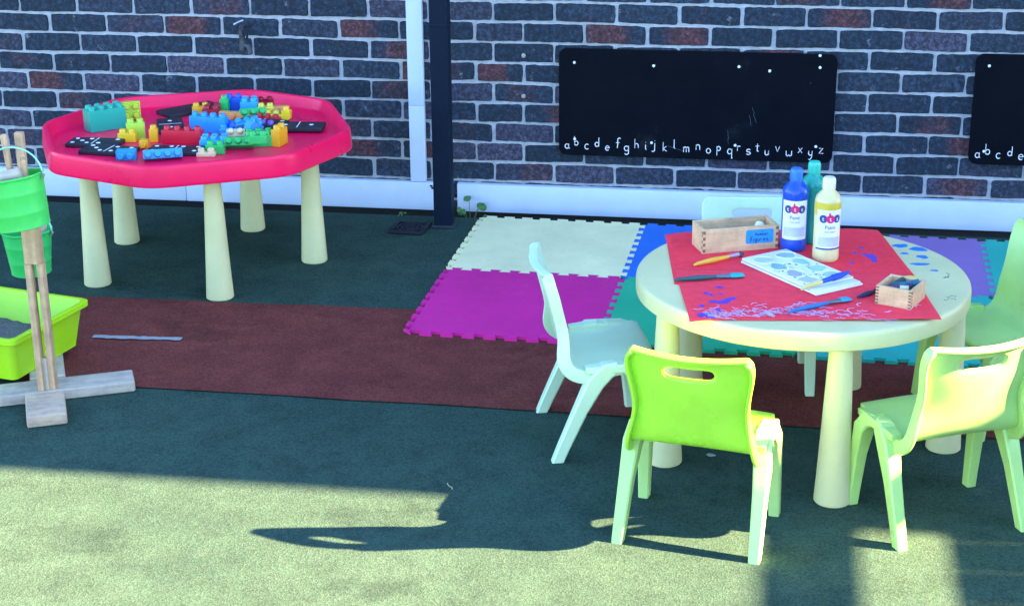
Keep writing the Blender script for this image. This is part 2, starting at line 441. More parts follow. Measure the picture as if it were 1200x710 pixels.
# chalkboards
AB = [('a',85,437),('b',122,425),('c',162,440),('d',203,430),('e',243,445),('f',283,432),('g',318,447),('h',357,436),('i',393,442),('j',425,437),('k',467,448),('l',503,438),('m',547,452),('n',595,443),('o',637,456),('p',678,448),('q',720,459),('r',757,447),('s',792,461),('t',828,448),('u',865,463),('v',907,450),('w',950,466),('x',995,455),('y',1035,466),('z',1075,457)]
def chalkboard(x0, z0, label, screws):
    W, H, r_ = .992, .395, .028
    root = thing('chalkboard', label, 'chalkboard', (x0, -.012, z0), 0, 'chalkboards on the brick wall')
    pts = []
    for cx, cz, a in ((W-r_, r_, -90), (W-r_, H-r_, 0), (r_, H-r_, 90), (r_, r_, 180)):
        pts += arc(cx, cz, r_, r_, a, a+90, 6)
    mb = MB(); vs = mb.prism(pts, 0, .014, .002)
    for v in mb.bm.verts: v.co = Vector((v.co.x, -v.co.z, v.co.y))
    mb.build('panel', M['chalkboard'], root, ang=30)
    fn = lambda x, y, h: Vector((x, -.0142-h, y))
    a0 = atw(655,178,-.026)
    for ch, px, py in AB:
        p = atw(640+(px-12)/3.3333, 40+(py+11)/3.3333, -.026)
        mb = MB(); write(mb, ch, p.x-a0.x+R.uniform(-.001,.001), p.z-a0.z+.012, .0185*R.uniform(.92,1.08), .0029, fn)
        mb.build('chalk_letter', M['chalk_white'], root, smooth=False)
    for sx, sz in screws:
        mb = MB(); mb.lathe([(.0001,0),(.0052,.0),(.0045,.0018),(.0001,.0026)], 12)
        for v in mb.bm.verts: v.co = Vector((sx+v.co.x, -.0140-v.co.z, sz+v.co.y))
        mb.build('screw', M['chalk_white'], root)
    # rubbed chalk traces
    for a, b, c_, d in ((.40,.045,.46,.028),(.70,.20,.715,.14),(.69,.17,.70,.13),(.615,.11,.62,.06),(.90,.29,.905,.295)):
        mb = MB(); ribbon(mb, [(a+(c_-a)*t/6+R.uniform(-.002,.002), b+(d-b)*t/6) for t in range(7)], .0011, fn, .0002)
        mb.build('chalk_trace', plain('old_chalk', (.09,.10,.13), .95), root, smooth=False)
    return root
def scr(px, py): a0 = atw(655,178,-.026); p = atw(px, py, -.026); return (p.x-a0.x, p.z-a0.z+.012)
chalkboard(atw(655,178,-.026).x, .218, 'long black chalkboard behind the paint bottles, chalked from a to z', [scr(673,74), scr(766,78), scr(866,79), scr(961,66), scr(961,80), scr(673.5,163.5), scr(763.5,168), scr(861.5,171), scr(956,172.5), scr(902,84)])
chalkboard(1.349, .232, 'black chalkboard cut off by the right picture edge', [(.045,.355),(.27,.35),(.50,.35),(.72,.35),(.95,.35),(.052,.048)])
# screw plugs in two bricks
for px, py, nm in ((613.5,65.5,'upper'), (613.5,113,'lower')):
    p = atw(px, py, -.008); mb = MB()
    mb.lathe([(.0001,0),(.0085,0),(.008,.003),(.0045,.0032),(.004,.0012),(.0001,.001)], 14)
    for v in mb.bm.verts: v.co = Vector((v.co.x, -v.co.z, v.co.y))
    o = mb.build('screw_plug', M['steel'], None); o.location = p+Vector((0,.001,0))
    tag(o, f'small grey screw plug in a dark brick, {nm} one of two left of the chalkboard', 'screw plug', 'screw plugs in the wall')
# outdoor tap
p = atw(287, 42, -.03); tp = thing('wall_tap', 'old brass tap on the brick wall above the pink tray', 'tap', (p.x, 0, p.z))
mb = MB(); mb.tube([(-.012,.0,.03),(-.012,-.03,.032),(-.008,-.05,.02),(-.004,-.052,-.02),(0,-.052,-.045)], .009, 10); mb.build('pipe', M['brass'], tp)
mb = MB(); mb.lathe([(.012,-.05),(.014,-.035),(.011,-.02),(.011,.0),(.013,.004)], 14, (-.004,-.052,0)); mb.build('collar', M['brass'], tp)
mb = MB(); mb.tube([(.0,-.052,-.03),(.02,-.06,-.034),(.028,-.065,-.05),(.028,-.066,-.062)], [.009,.01,.009,.0095], 10); mb.build('spout', M['brass'], tp)
mb = MB(); mb.tube([(-.03,-.06,.045),(-.012,-.055,.055),(.004,-.05,.06)], [.006,.005,.006], 8); mb.build('handle', M['steel'], tp)
mb = MB(); mb.tube([(.016,-.055,-.012),(.016,-.056,.035)], .005, 8); mb.build('stem', M['iron'], tp)
# drain cover
c = (at(465,263)+at(508,263)+at(498,276)+at(463,275))/4
dc = thing('drain_cover', 'small dark square drain grating set in the rubber by the post', 'drain cover', (c.x-.01, c.y, .004), -.08)
mb = MB()
for s in (-1, 1): mb.box((s*.058, 0, .004), (.014, .13, .008), 0, .001); mb.box((0, s*.058, .0038), (.102, .014, .0075), 0, .001)
mb.build('frame', M['iron'], dc)
mb = MB()
for r_ in (.014, .030, .046): mb.lathe([(r_-.0045,0),(r_-.0045,.006),(r_+.0035,.006),(r_+.0035,0)], 20, cap=False)
for k in range(4): mb.box((0,0,.0025), (.10, .006, .005), k*PI/4, 0)
mb.build('grate', M['iron'], dc)
mb = MB(); mb.box((0,0,-.001), (.102,.102,.002), 0, 0); mb.build('pit', M['soil_and_shade'], dc)
# weeds
def weed(loc, label, leaves):
    root = thing('weed', label, 'weed', loc)
    for i, (a, r_, h, s) in enumerate(leaves):
        tip = Vector((r_*math.cos(a), r_*math.sin(a), h))
        mb = MB(); mb.tube([(0,0,0), tip*.5+Vector((0,0,.012)), tip], [.0016,.0013,.001], 6); mb.build('stem', M['leaf'], root)
        mb = MB(); d = Vector((math.cos(a+.4), math.sin(a+.4), .55)).normalized(); w = d.cross(Vector((0,-.8,.6))).normalized(); rows = []
        for t in range(9):
            q = t/8; hw = s*.42*math.sin(PI*min(1, q*.94+.04))**.8*(1+.12*((t % 2)*2-1)*(0 < t < 8))
            c_ = tip+d*s*q+Vector((0,0,-.25*s*q*q)); n = d.cross(w)
            rows.append([c_-w*hw+n*hw*.25, c_, c_+w*hw+n*hw*.25])
        V = [[mb.bm.verts.new(p) for p in r] for r in rows]
        for x, y in zip(V, V[1:]):
            for k in (0, 1): mb.bm.faces.new((x[k], x[k+1], y[k+1], y[k]))
        o = mb.build('leaf', M['leaf'], root); sm = o.modifiers.new('s', 'SOLIDIFY'); sm.thickness = .0006; apply_mods(o)
M['leaf'] = plain('leaf', (.06,.17,.035), .5)
w0 = at(549, 262, -.03)
weed((w0.x, -.085, -.084), 'small green weed growing up against the white skirting by the post', [(2.6,.022,.075,.035),(.5,.03,.10,.038),(1.9,.02,.125,.036),(-.6,.045,.11,.036),(3.6,.03,.095,.03),(-.2,.05,.07,.022)])
weed((at(466,260).x, -.16, .0), 'tiny weed sprig beside the drain grating', [(2.0,.012,.006,.012),(.6,.01,.008,.012),(4,.012,.004,.01)])
# ------------------------------------------------------------------ foam mats
S_, MX, MY, MA = .5928, -.3821, -.171, -.0311
def mlat(a, b): return (MX+S_*(a*math.cos(MA)+b*math.sin(MA)), MY+S_*(a*math.sin(MA)-b*math.cos(MA)))
def edge_prof(n=9, d=.0095, fl=.16):
    P = []   # toothed line from 0 to 1, offsets in metres
    for k in range(n):
        a, b = k/n, (k+1)/n; q = (b-a)
        P += [(a+q*.0, -d), (a+q*(.25+fl*.3), -d), (a+q*(.25-fl*.3), d), (a+q*(.75+fl*.3), d), (a+q*(.75-fl*.3), -d)]
    P.append((1, -d)); return P
EP = edge_prof()
def mat_tile(mx, my, col, label):
    def side(p0, p1, sgn, key, rev):
        (x0, y0), (x1, y1) = p0, p1; L = math.hypot(x1-x0, y1-y0); nx, ny = -(y1-y0)/L, (x1-x0)/L
        pts = [(x0+(x1-x0)*t+nx*o, y0+(y1-y0)*t+ny*o) for t, o in EP if .0 <= t <= 1]
        return pts[::-1] if rev else pts
    A, B, C_, D = mlat(mx,my), mlat(mx+1,my), mlat(mx+1,my+1), mlat(mx,my+1)   # far-left, far-right, near-right, near-left
    top = side(A, B, 1, 'h', False); right = side(B, C_, 1, 'v', False); bot = side(D, C_, 1, 'h', True); left = side(A, D, 1, 'v', True)
    pts = top[1:-1]+right[1:-1]+bot[1:-1]+left[1:-1]
    cx = sum(p[0] for p in pts)/len(pts); cy = sum(p[1] for p in pts)/len(pts)
    pts = [(cx+(x-cx)*.9985, cy+(y-cy)*.9985) for x, y in pts]
    mb = MB(); vb = [mb.bm.verts.new((x, y, .0045)) for x, y in pts]; vt = [mb.bm.verts.new((x, y, .0145)) for x, y in pts]
    n = len(pts)
    f = mb.bm.faces.new(vt); g = mb.bm.faces.new(vb[::-1])
    for i in range(n): mb.bm.faces.new((vb[i], vb[(i+1) % n], vt[(i+1) % n], vt[i]))
    bmesh.ops.inset_region(mb.bm, faces=[f], thickness=.0012, depth=.0012)
    bmesh.ops.triangulate(mb.bm, faces=[q for q in mb.bm.faces if len(q.verts) > 4], ngon_method='EAR_CLIP')
    o = mb.build('foam_mat', foam('foam_'+label.split()[0], col), None, smooth=False)
    return tag(o, label, 'foam mat', 'interlocking foam floor mats')
mat_tile(0, 0, (.88,.84,.46), 'cream interlocking foam mat nearest the dark post')
mat_tile(0, 1, (.66,.008,.24), 'magenta interlocking foam mat on the maroon path')
mat_tile(1, 0, (.012,.16,.62), 'blue interlocking foam mat right of the cream one')
mat_tile(1, 1, (.010,.42,.20), 'green interlocking foam mat under the round table')
mat_tile(2, 0, (.30,.17,.46), 'purple interlocking foam mat behind the round table')
mat_tile(2, 1, (.015,.46,.38), 'cyan interlocking foam mat in front of the purple one')
mat_tile(3, 0, (.02,.46,.36), 'turquoise interlocking foam mat at the far right by the wall')
# grey tape
p, q = at(109,397), at(213,400)
mb = MB(); n = 16; va = []; vb_ = []
for i in range(n+1):
    t = i/n; x = p.x+(q.x-p.x)*t; y = p.y+(q.y-p.y)*t
    va.append(mb.bm.verts.new((x, y+.012+R.uniform(-.003,.003), .0085))); vb_.append(mb.bm.verts.new((x, y-.012+R.uniform(-.003,.003), .0085)))
for i in range(n): mb.bm.faces.new((vb_[i], vb_[i+1], va[i+1], va[i]))
o = mb.build('tape_strip', plain('grey_tape', (.30,.30,.30), .8), None, smooth=False); tag(o, 'short worn strip of grey tape on the maroon path', 'tape')
# ------------------------------------------------------------------ tables
def leg_mb(x, y, h, rb=.0445, rt=.027):
    mb = MB(); prof = [(rb-.004,0),(rb,.004),(rb,.012)]
    for i in range(1, 9): t = i/8; prof.append((rb+(rt-rb)*t**.9, .012+(h-.012)*t))
    mb.lathe(prof, 28, (x, y, 0)); return mb
def kids_table(cx, cy, ph, label, tz=.449, RT=.4202):
    root = thing('round_table', label, 'table', (cx, cy, 0), 0, 'round children\'s tables')
    mb = MB(); mb.lathe([(.36,tz-.030),(.395,tz-.046),(RT-.006,tz-.047),(RT-.001,tz-.044),(RT,tz-.040),(RT,tz-.012),(RT-.0012,tz-.006),(RT-.004,tz-.0018),(RT-.008,tz-.0002),(RT-.014,tz),(RT-.05,tz)], 96)
    mb.build('tabletop', M['ivory'], root, ang=32)
    for i in range(5):
        a = ph+i*2*PI/5; leg_mb(.383*math.cos(a), .383*math.sin(a), tz-.032).build('leg', M['ivory'], root)
    return root
TX, TY = .7507, -1.9374
rt = kids_table(TX, TY, -1.3243, 'round ivory table covered with red paper and paints')
kids_table(-1.2549, -.7617, .1496, 'ivory table with fat cone legs carrying the pink tray', .438)
# paint marks on the round table top
for px, py, rx, ry in ((1055,288,.020,.017),(1076,292,.021,.019),(1060,297,.010,.010),(1081,301,.015,.014),(1078,309.5,.024,.011),(1095,317,.010,.008)):
    p = at(px, py, .449); mb = MB(); mb.blob((p.x-TX, p.y-TY, .4490), rx, ry, .0006, int(px), 18, 6)
    mb.build('blue_paint_print', plain('blue_paint', (.012,.20,.62), .5), rt)
for px, py in ((1108,325),(1113,350)):
    mb = MB()
    for k in range(5):
        p = at(px+R.uniform(-5,5), py+R.uniform(-4,4), .449); b0 = R.uniform(0,360)
        ribbon(mb, [(p.x-TX+a, p.y-TY+b) for a, b in arc(0,0,.007,.012,b0,b0+R.uniform(60,200),7)], .0012, lambda x, y, h: Vector((x, y, .4491+h)))
    mb.build('pencil_scribble', plain('pencil', (.08,.12,.13), .9), rt, smooth=False)
# ------------------------------------------------------------------ pink tray
TC = Vector((-1.238, -.772)); TF = .4455
def tray():
    root = thing('tuff_tray', 'large shiny pink octagonal play tray full of toy bricks', 'play tray', (TC.x, TC.y, 0))
    angs = [0, -40, -88, -131, -176, 139.5, 87, 49]
    def poly(r, round_=.066, n=5):
        V = [Vector((r*math.cos(rad(a)), r*math.sin(rad(a)))) for a in angs]; P = []
        for i, v in enumerate(V):
            a, b = V[i-1], V[(i+1) % len(V)]; da = (a-v).normalized()*round_; db = (b-v).normalized()*round_
            for k in range(n+1):
                t = k/n; P.append((v+da)*(1-t)**2+v*2*t*(1-t)+(v+db)*t*t)
        return P
    prof = [(.475,TF-.004),(.508,.429),(.529,.4165),(.5358,.4168),(.5378,.4195),(.5385,.426),(.5345,.474),(.5330,.4815),(.5305,.4852),(.5265,.4866),(.5195,.4862),(.5160,.4840),(.5135,.478),(.5055,.452),(.5020,TF+.0020),(.498,TF+.0003),(.492,TF),(.3,TF+.0003)]
    mb = MB(); mb.loft([[Vector((p.x, p.y, z)) for p in poly(r)] for r, z in prof], cap=False)
    # close floor, top and underside
    bm = mb.bm; bm.verts.ensure_lookup_table(); n = len(poly(.5)); L = len(bm.verts)
    bm.faces.new([bm.verts[L-n+i] for i in range(n)]); bm.faces.new([bm.verts[i] for i in range(n)][::-1])
    mb.build('tray_body', M['pink'], root, ang=30)
    for a in (-64, -153, 22):    # moulding seams on the rim
        pass
tray()
# toy bricks ------------------------------------------------------
BC = dict(teal=(.012,.36,.25), limeyellow=(.52,.62,.02), yellow=(.80,.50,.012), limegreen=(.40,.62,.05), orange=(.82,.36,.015), amber=(.82,.42,.012),
  red=(.60,.006,.03), darkred=(.34,.004,.02), skyblue=(.015,.28,.68), lightblue=(.03,.34,.66), blue=(.006,.10,.60), green=(.02,.46,.10), peach=(.75,.32,.10), lemon=(.78,.66,.07), purple=(.20,.10,.50), cream=(.72,.55,.30))
def toy_brick(px, py, col, nx, ny, h, ang, label, tilt=None, P=.0310, z0=None, hollow=False):
    z0 = TF+.0004 if z0 is None else z0
    h *= 1.14; p = at(px, py, z0)
    root = thing('toy_brick', label, 'toy brick', p, rad(ang), 'plastic building bricks in the pink tray')
    mt = pc('brick_'+col, BC[col], rough=.36, var=.06, scuff=.1, sss=.0)
    mb = MB(); W, D = nx*P, ny*P
    if hollow:
        t = .004
        for s in (-1, 1):
            mb.box((s*(W/2-t/2), 0, h/2), (t, D, h), 0, .001); mb.box((0, s*(D/2-t/2), h/2), (W-2*t-.0004, t, h-.0006), 0, .001)
        mb.box((0,0,h-.003), (W-2*t-.0004, D-2*t-.0004, .004), 0, 0); mb.box((0,0,h*.45), (.003, D-2*t-.001, h*.8), 0, 0)
    else: mb.box((0,0,h/2), (W-.001, D-.001, h), 0, .0035, 3)
    b = mb.build('block', mt, root)
    mb = MB()
    for i in range(nx):
        for k in range(ny):
            mb.lathe([(.0112,h-.002),(.0108,h+.010),(.0088,h+.0128),(.0001,h+.0132)], 14, ((i-(nx-1)/2)*P, (k-(ny-1)/2)*P, 0))
    mb.build('studs', mt, root)
    if tilt:
        ax, deg = tilt
        root.rotation_euler = (Matrix.Rotation(rad(ang), 3, 'Z') @ Matrix.Rotation(rad(deg), 3, ax)).to_euler()
        # rest the lowest corner on the tray floor
        pts = [root.rotation_euler.to_matrix() @ Vector((sx*W/2, sy*D/2, zz)) for sx in (-1,1) for sy in (-1,1) for zz in (0, h+.0132)]
        root.location.z = z0 - min(q.z for q in pts)
    return root
toy_brick(124, 151, 'teal', 4, 2, .064, 43, 'biggest teal green brick with eight studs at the tray\'s left end', P=.0325)
toy_brick(154, 139, 'limeyellow', 2, 2, .034, 25, 'yellow green hollow brick lying open side forward behind the teal brick', ('X', 82), hollow=True)
toy_brick(150, 166, 'yellow', 2, 1, .026, 3, 'flat yellow brick under the lime green one')
toy_brick(160, 163, 'limegreen', 2, 1, .050, 20, 'lime green two stud brick standing among the yellow ones')
toy_brick(181, 166, 'amber', 1, 1, .038, 15, 'single amber brick with one stud left of the long red brick')
toy_brick(171, 173, 'orange', 1, 1, .024, 5, 'small orange brick without neighbours at the front of the yellow heap', ('X', 88))
toy_brick(215, 168, 'red', 4, 1, .040, 0, 'long red four stud brick in the middle of the tray', P=.0345)
toy_brick(246, 155, 'skyblue', 4, 1, .048, -10, 'tall sky blue four stud brick behind the red brick', P=.0340)
toy_brick(191, 186, 'lightblue', 4, 1, .026, 22, 'long light blue brick lying on its side at the front rim', ('X', 72))
toy_brick(150, 185, 'lightblue', 2, 1, .030, 10, 'small light blue arched brick on the front dominoes', ('X', 90), hollow=True)
toy_brick(236, 136, 'amber', 2, 1, .030, 20, 'amber brick poking up behind the tall sky blue brick')
toy_brick(249, 137, 'darkred', 2, 2, .028, 10, 'dark red brick behind the tall sky blue brick')
toy_brick(264, 134, 'green', 1, 1, .048, 5, 'upright green single brick at the back of the pile')
toy_brick(275, 131, 'blue', 2, 1, .045, 5, 'deep blue brick topmost at the back of the pile')
toy_brick(293, 133, 'lightblue', 2, 2, .040, 12, 'light blue brick in the back pile beside the deep blue one')
toy_brick(274, 140, 'peach', 3, 1, .020, 0, 'peach coloured long brick lying at the pile\'s centre', ('X', 90))
toy_brick(296, 139, 'green', 3, 1, .028, 25, 'green brick with studs facing the camera below the light blue pile brick', ('X', 60))
toy_brick(306, 127, 'darkred', 3, 1, .022, 18, 'dark red flat brick at the very back of the pile', ('X', 15))
toy_brick(309, 142, 'red', 4, 1, .012, -8, 'thin red brick lying flat in front of the yellow row')
toy_brick(312, 135, 'lemon', 2, 1, .026, 8, 'lemon yellow brick at the left end of the yellow row')
toy_brick(324, 133, 'peach', 3, 1, .024, 4, 'peach brick lying on the yellow row', ('X', 90))
toy_brick(324, 140, 'lemon', 3, 1, .016, -4, 'flat lemon brick along the front of the yellow row')
toy_brick(336, 139, 'skyblue', 1, 1, .026, 0, 'single sky blue brick under the tall yellow one')
toy_brick(336, 139, 'yellow', 1, 1, .026, 0, 'single yellow brick stacked highest on the sky blue cube', z0=TF+.0302)
toy_brick(276, 153, 'blue', 2, 1, .036, -8, 'deep blue brick right of the tall sky blue brick', ('X', 70))
toy_brick(268, 157, 'lightblue', 2, 1, .018, 20, 'low light blue brick in front of the deep blue one')
toy_brick(288, 154, 'lightblue', 3, 1, .030, 40, 'light blue brick leaning on the front green heap', ('X', 20))
toy_brick(296, 161, 'skyblue', 2, 1, .030, 60, 'sky blue brick wedged behind the front green heap', ('Y', 30))
toy_brick(313, 150, 'purple', 2, 1, .012, -15, 'small purple brick in front of the right domino')
toy_brick(277, 165, 'cream', 2, 1, .026, 15, 'cream orange brick behind the front green bricks', ('X', 40))
toy_brick(304, 170, 'green', 3, 2, .034, 15, 'largest green brick of the front heap')
toy_brick(303, 168, 'green', 2, 1, .024, 10, 'green brick stacked on top of the front green heap', z0=TF+.0395)
toy_brick(281, 174, 'green', 3, 1, .028, 12, 'low green brick left end of the front green heap', ('X', 55))
toy_brick(328, 170, 'amber', 2, 1, .050, 78, 'tall amber brick at the right end of the green heap')
toy_brick(252, 172, 'lightblue', 3, 2, .024, 10, 'wide light blue brick behind the small green front brick')
toy_brick(253, 180, 'green', 2, 1, .026, 5, 'small pale green brick by the front rim')
toy_brick(242, 183, 'cream', 2, 1, .012, 8, 'flat cream brick half under the small green front brick')
# dominoes ----------------------------------------------------------
DOM = plastic('domino_black', (.012,.015,.022), .55, .1, .1); PIP = plain('domino_white', (.8,.82,.84), .6)
def domino(px, py, ang, pa, pb, label, z0=None, L=.176, W=.088, tilt=0):
    z0 = TF+.0004 if z0 is None else z0
    root = thing('domino', label, 'domino', at(px, py, z0), rad(ang), 'giant black dominoes in the pink tray')
    root.rotation_euler = (Matrix.Rotation(rad(ang), 3, 'Z') @ Matrix.Rotation(rad(tilt), 3, 'Y')).to_euler()
    if tilt: root.location.z += abs(math.sin(rad(tilt)))*L/2
    mb = MB(); mb.box((0,0,.007), (L, W, .014), 0, .004, 3); mb.build('tile', DOM, root)
    if pa is None: return root
    mb = MB(); mb.box((0,0,.0142), (.003, W*.86, .0006), 0, 0); mb.build('divider', PIP, root)
    g = W*.28; LAY = {1:[(0,0)],2:[(-g,-g),(g,g)],3:[(-g,g),(0,0),(g,-g)],4:[(-g,-g),(g,g),(-g,g),(g,-g)],5:[(-g,-g),(g,g),(-g,g),(g,-g),(0,0)],6:[(-g,-g),(g,g),(-g,g),(g,-g),(0,g),(0,-g)]}
    mb = MB()
    for cx, nn in ((-L/4, pa), (L/4, pb)):
        for x, y in LAY[nn]: mb.lathe([(.0074,.0140),(.0070,.0146),(.0001,.0147)], 14, (cx+x, y, 0))
    mb.build('pips', PIP, root); return root
domino(112, 170, 1, 5, 2, 'black five and two domino at the tray\'s left end')
domino(128, 179, -6, 3, 4, 'black three and four domino lapping over the leftmost one', z0=TF+.0005, tilt=0)
domino(206, 179, 3, 4, 4, 'black double four domino in front of the red brick')
_d = at(250,124,TF)-at(196,138,TF); domino(223, 131, math.degrees(math.atan2(_d.y, _d.x))*.8, None, None, 'plain black domino lying face down at the back', L=.215, W=.105)
domino(200, 150, 112, 1, 1, 'black domino with one pip half hidden behind the red brick')
domino(350, 151, 6, 1, 1, 'black double one domino at the right end of the tray', z0=TF+.006, tilt=0)
domino(306, 147, -10, 2, 2, 'black domino buried under bricks beside the right end one')
# ------------------------------------------------------------------ chairs
def make_chair(mat, lab, loc, rz):
    root = thing('child_chair', lab, 'chair', (*loc, 0), rz, 'small plastic chairs round the paint table')
    prof = [(.128,.230,.128),(.141,.245,.138),(.139,.257,.146),(.125,.262,.150),(.08,.259,.153),(.0,.249,.153),(-.034,.243,.152),(-.062,.244,.152),(-.084,.257,.150),(-.098,.284,.143),(-.107,.322,.132),(-.117,.362,.130),(-.128,.405,.137),(-.1345,.4335,.142),(-.142,.457,.1435),(-.146,.473,.142),(-.149,.4835,.137),(-.1505,.4895,.128)]
    us = [-1,-.965,-.72,-.40,-.2,0,.2,.40,.72,.965,1]
    bm = bmesh.new(); G = []
    for i, (y, z, w) in enumerate(prof):
        a, b = prof[max(i-1,0)], prof[min(i+1,len(prof)-1)]
        t = Vector((0, b[0]-a[0], b[1]-a[1])).normalized(); n = Vector((0, t.z, -t.y))
        back = min(1, max(0, (z-.25)/.06)) if y < -.05 else 0
        curv = .022*back - .004*(1-back)
        row = []
        for u in us:
            p = Vector((u*w, y, z)) + n*(curv*u*u)*1.0
            row.append(bm.verts.new(p))
        lip = .012 if i < 3 else (.024 + .006*back + (.012 if 6 <= i <= 9 else 0))
        sd = [[bm.verts.new(Vector((q*w*(1+.012*f), y, z))+n*(curv-lip*f)) for f in (1, .85, .18)] for q in (-1, 1)]
        G.append(sd[0]+row+sd[1][::-1])
    t = Vector((0,-.05,.3)).normalized(); n = Vector((0, t.z, -t.y))
    last = [v.co.copy() for v in G[-1]]
    nl = len(last)
    for f in (.004, .018, .022):
        G.append([bm.verts.new(last[min(max(k, 3), nl-4)] - n*(f+.0008*max(0, 3-k, k-nl+4)) + Vector((.0006*(max(0, k-nl+4)-max(0, 3-k)),0,.001))) for k in range(nl)])
    hole_rows = (13,)
    for i in range(len(G)-1):
        for k in range(len(G[0])-1):
            if i in hole_rows and 6 <= k <= 9: continue
            bm.faces.new((G[i][k], G[i][k+1], G[i+1][k+1], G[i+1][k]))
    hv = {G[i][k] for i in (13,14) for k in range(6,11)}
    he = [e for e in bm.edges if len(e.link_faces) == 1 and e.verts[0] in hv and e.verts[1] in hv]
    ex_ = bmesh.ops.extrude_edge_only(bm, edges=he)
    for v in [q for q in ex_['geom'] if isinstance(q, bmesh.types.BMVert)]: v.co += Vector((0,-.003,-.001))
    mb = MB(); mb.bm.free(); mb.bm = bm
    o = mb.build('seat_shell', mat, root, ang=180)
    s = o.modifiers.new('s', 'SOLIDIFY'); s.thickness = .009; s.offset = -1
    s = o.modifiers.new('b', 'SUBSURF'); s.levels = s.render_levels = 2
    apply_mods(o); o.data.shade_smooth()
    def beam(name, path, sizes, side=1):
        P = [Vector(p) for p in path]; rings = []
        for i, p in enumerate(P):
            t = (P[min(i+1,len(P)-1)]-P[max(i-1,0)]).normalized()
            a = Vector((1,0,0)); a = (a-t*a.dot(t)).normalized(); b = t.cross(a)
            w, d = sizes[i][0]/2, sizes[i][1]/2; c_ = min(w, d)*.24
            if i in (0, len(P)-1) and name == 'leg' and i == 0:   # sit flat on the floor
                a = Vector((1,0,0)); b = Vector((0,1,0))
            ring = [(w-c_,-d),(w,-d+c_),(w,d-c_),(w-c_,d),(-w+c_,d),(-w,d-c_),(-w,-d+c_),(-w+c_,-d)]
            rings.append([p+a*x+b*y for x, y in ring])
        mb = MB(); mb.loft(rings); q = mb.build(name, M['leg_lime'], root, ang=38)
        return q
    for sx in (-1, 1):
        beam('leg', [(sx*.160,-.122,.0),(sx*.159,-.108,.035),(sx*.156,-.062,.14),(sx*.153,-.026,.212),(sx*.148,.004,.240),(sx*.142,.03,.247)], [(.026,.031),(.028,.030),(.033,.035),(.041,.046),(.042,.042),(.036,.030)])
        beam('leg', [(sx*.160,.122,.0),(sx*.159,.119,.035),(sx*.156,.108,.14),(sx*.153,.094,.212),(sx*.148,.072,.240),(sx*.142,.045,.247)], [(.025,.028),(.027,.028),(.032,.033),(.040,.042),(.042,.039),(.036,.028)])
        beam('side_rail', [(sx*.146,.115,.243),(sx*.147,.09,.2475),(sx*.148,.03,.2475),(sx*.147,-.05,.243)], [(.030,.016),(.040,.022),(.041,.022),(.026,.016)])
    return root
ch = make_chair(M['lime'], 'lime green chair seen from behind in front of the round table', (.529,-2.490), math.atan2(-.169,.985))
def chair_copy(src, mat, lab, loc, d):
    c = copy_tree(src); c['label'] = lab; c.location = (*loc, 0); c.rotation_euler = (0,0,math.atan2(-d[0], d[1]))
    if mat:
        for k in c.children:
            k.data = DATA[(mat.name, k.data.name)] if (mat.name, k.data.name) in DATA else DATA.setdefault((mat.name, k.data.name), k.data.copy())
            k.data.materials.clear(); k.data.materials.append(mat)
    return c
DATA = {}
c2 = chair_copy(ch, M['pale_lime'], 'pale lime chair with its back to us, right of the front table leg', (1.0865,-2.351), (-.424,.905))
chair_copy(c2, None, 'pale lime chair facing us at the right picture edge, beyond the nearer right chair', (1.268,-1.705), (-.9,-.43))
a1 = chair_copy(ch, M['sheen_lime'], 'pale mint chair side on at the left of the round table', (.232,-1.990), (.965,.262))
chair_copy(a1, None, 'pale mint chair behind the round table against the wall', (.625,-1.555), (.08,-.997))
# ------------------------------------------------------------------ things on the round table
TZ = .4492
def paper(corners, mat, label, zoff, seed, fold=()):
    q = random.Random(seed); nx, ny = 40, 34; mb = MB(); V = []
    A, B, C_, D = corners     # back-left, back-right, front-right, front-left
    for j in range(ny+1):
        row = []
        for i in range(nx+1):
            u, v = i/nx, j/ny
            p = (A*(1-u)+B*u)*(1-v)+(D*(1-u)+C_*u)*v
            x, y = p.x, p.y
            r_ = math.hypot(x-TX, y-TY); z = TZ+zoff+.0007*(math.sin(9*u+4*v+seed)+1)+.0004*(math.sin(23*u-11*v+seed)+1)+(.010*max(0, u+v-1.55)**1.5*2 if seed == 4 else .006*max(0, u-v-.5)**1.5)
            if r_ > .400: z -= 2.2*(r_-.400)**2 * (1.0 if v > .5 else .8)
            row.append(mb.bm.verts.new((x, y, max(z, .425))))
        V.append(row)
    for j in range(ny):
        for i in range(nx): mb.bm.faces.new((V[j][i], V[j][i+1], V[j+1][i+1], V[j+1][i]))
    o = mb.build('red_paper', mat, None, ang=180); s = o.modifiers.new('s', 'SOLIDIFY'); s.thickness = .0006; s.offset = 1; apply_mods(o)
    return tag(o, label, 'paper', 'sheets of red paper on the round table')
def a2(px, py, z=TZ): p = at(px, py, z); return Vector((p.x, p.y))
paper([a2(779,272), a2(1028,269), Vector((1.045,-1.985)), Vector((.436,-2.06))], M['paper_back'], 'red paper sheet under the wooden box and bottles', .0004, 1)
pf = paper([a2(790,316), Vector((1.030,-1.915)), a2(1103,381,.44), a2(808,380,.44)], M['paper_front'], 'red paper sheet at the table\'s front covered in chalk scribbles', .0018, 4)
def onp(x, y, h=0):
    r_ = math.hypot(x-TX, y-TY); z = TZ+.0018+.0031
    if r_ > .400: z -= 2.2*(r_-.400)**2
    return Vector((x, y, z+h))
mb = MB()
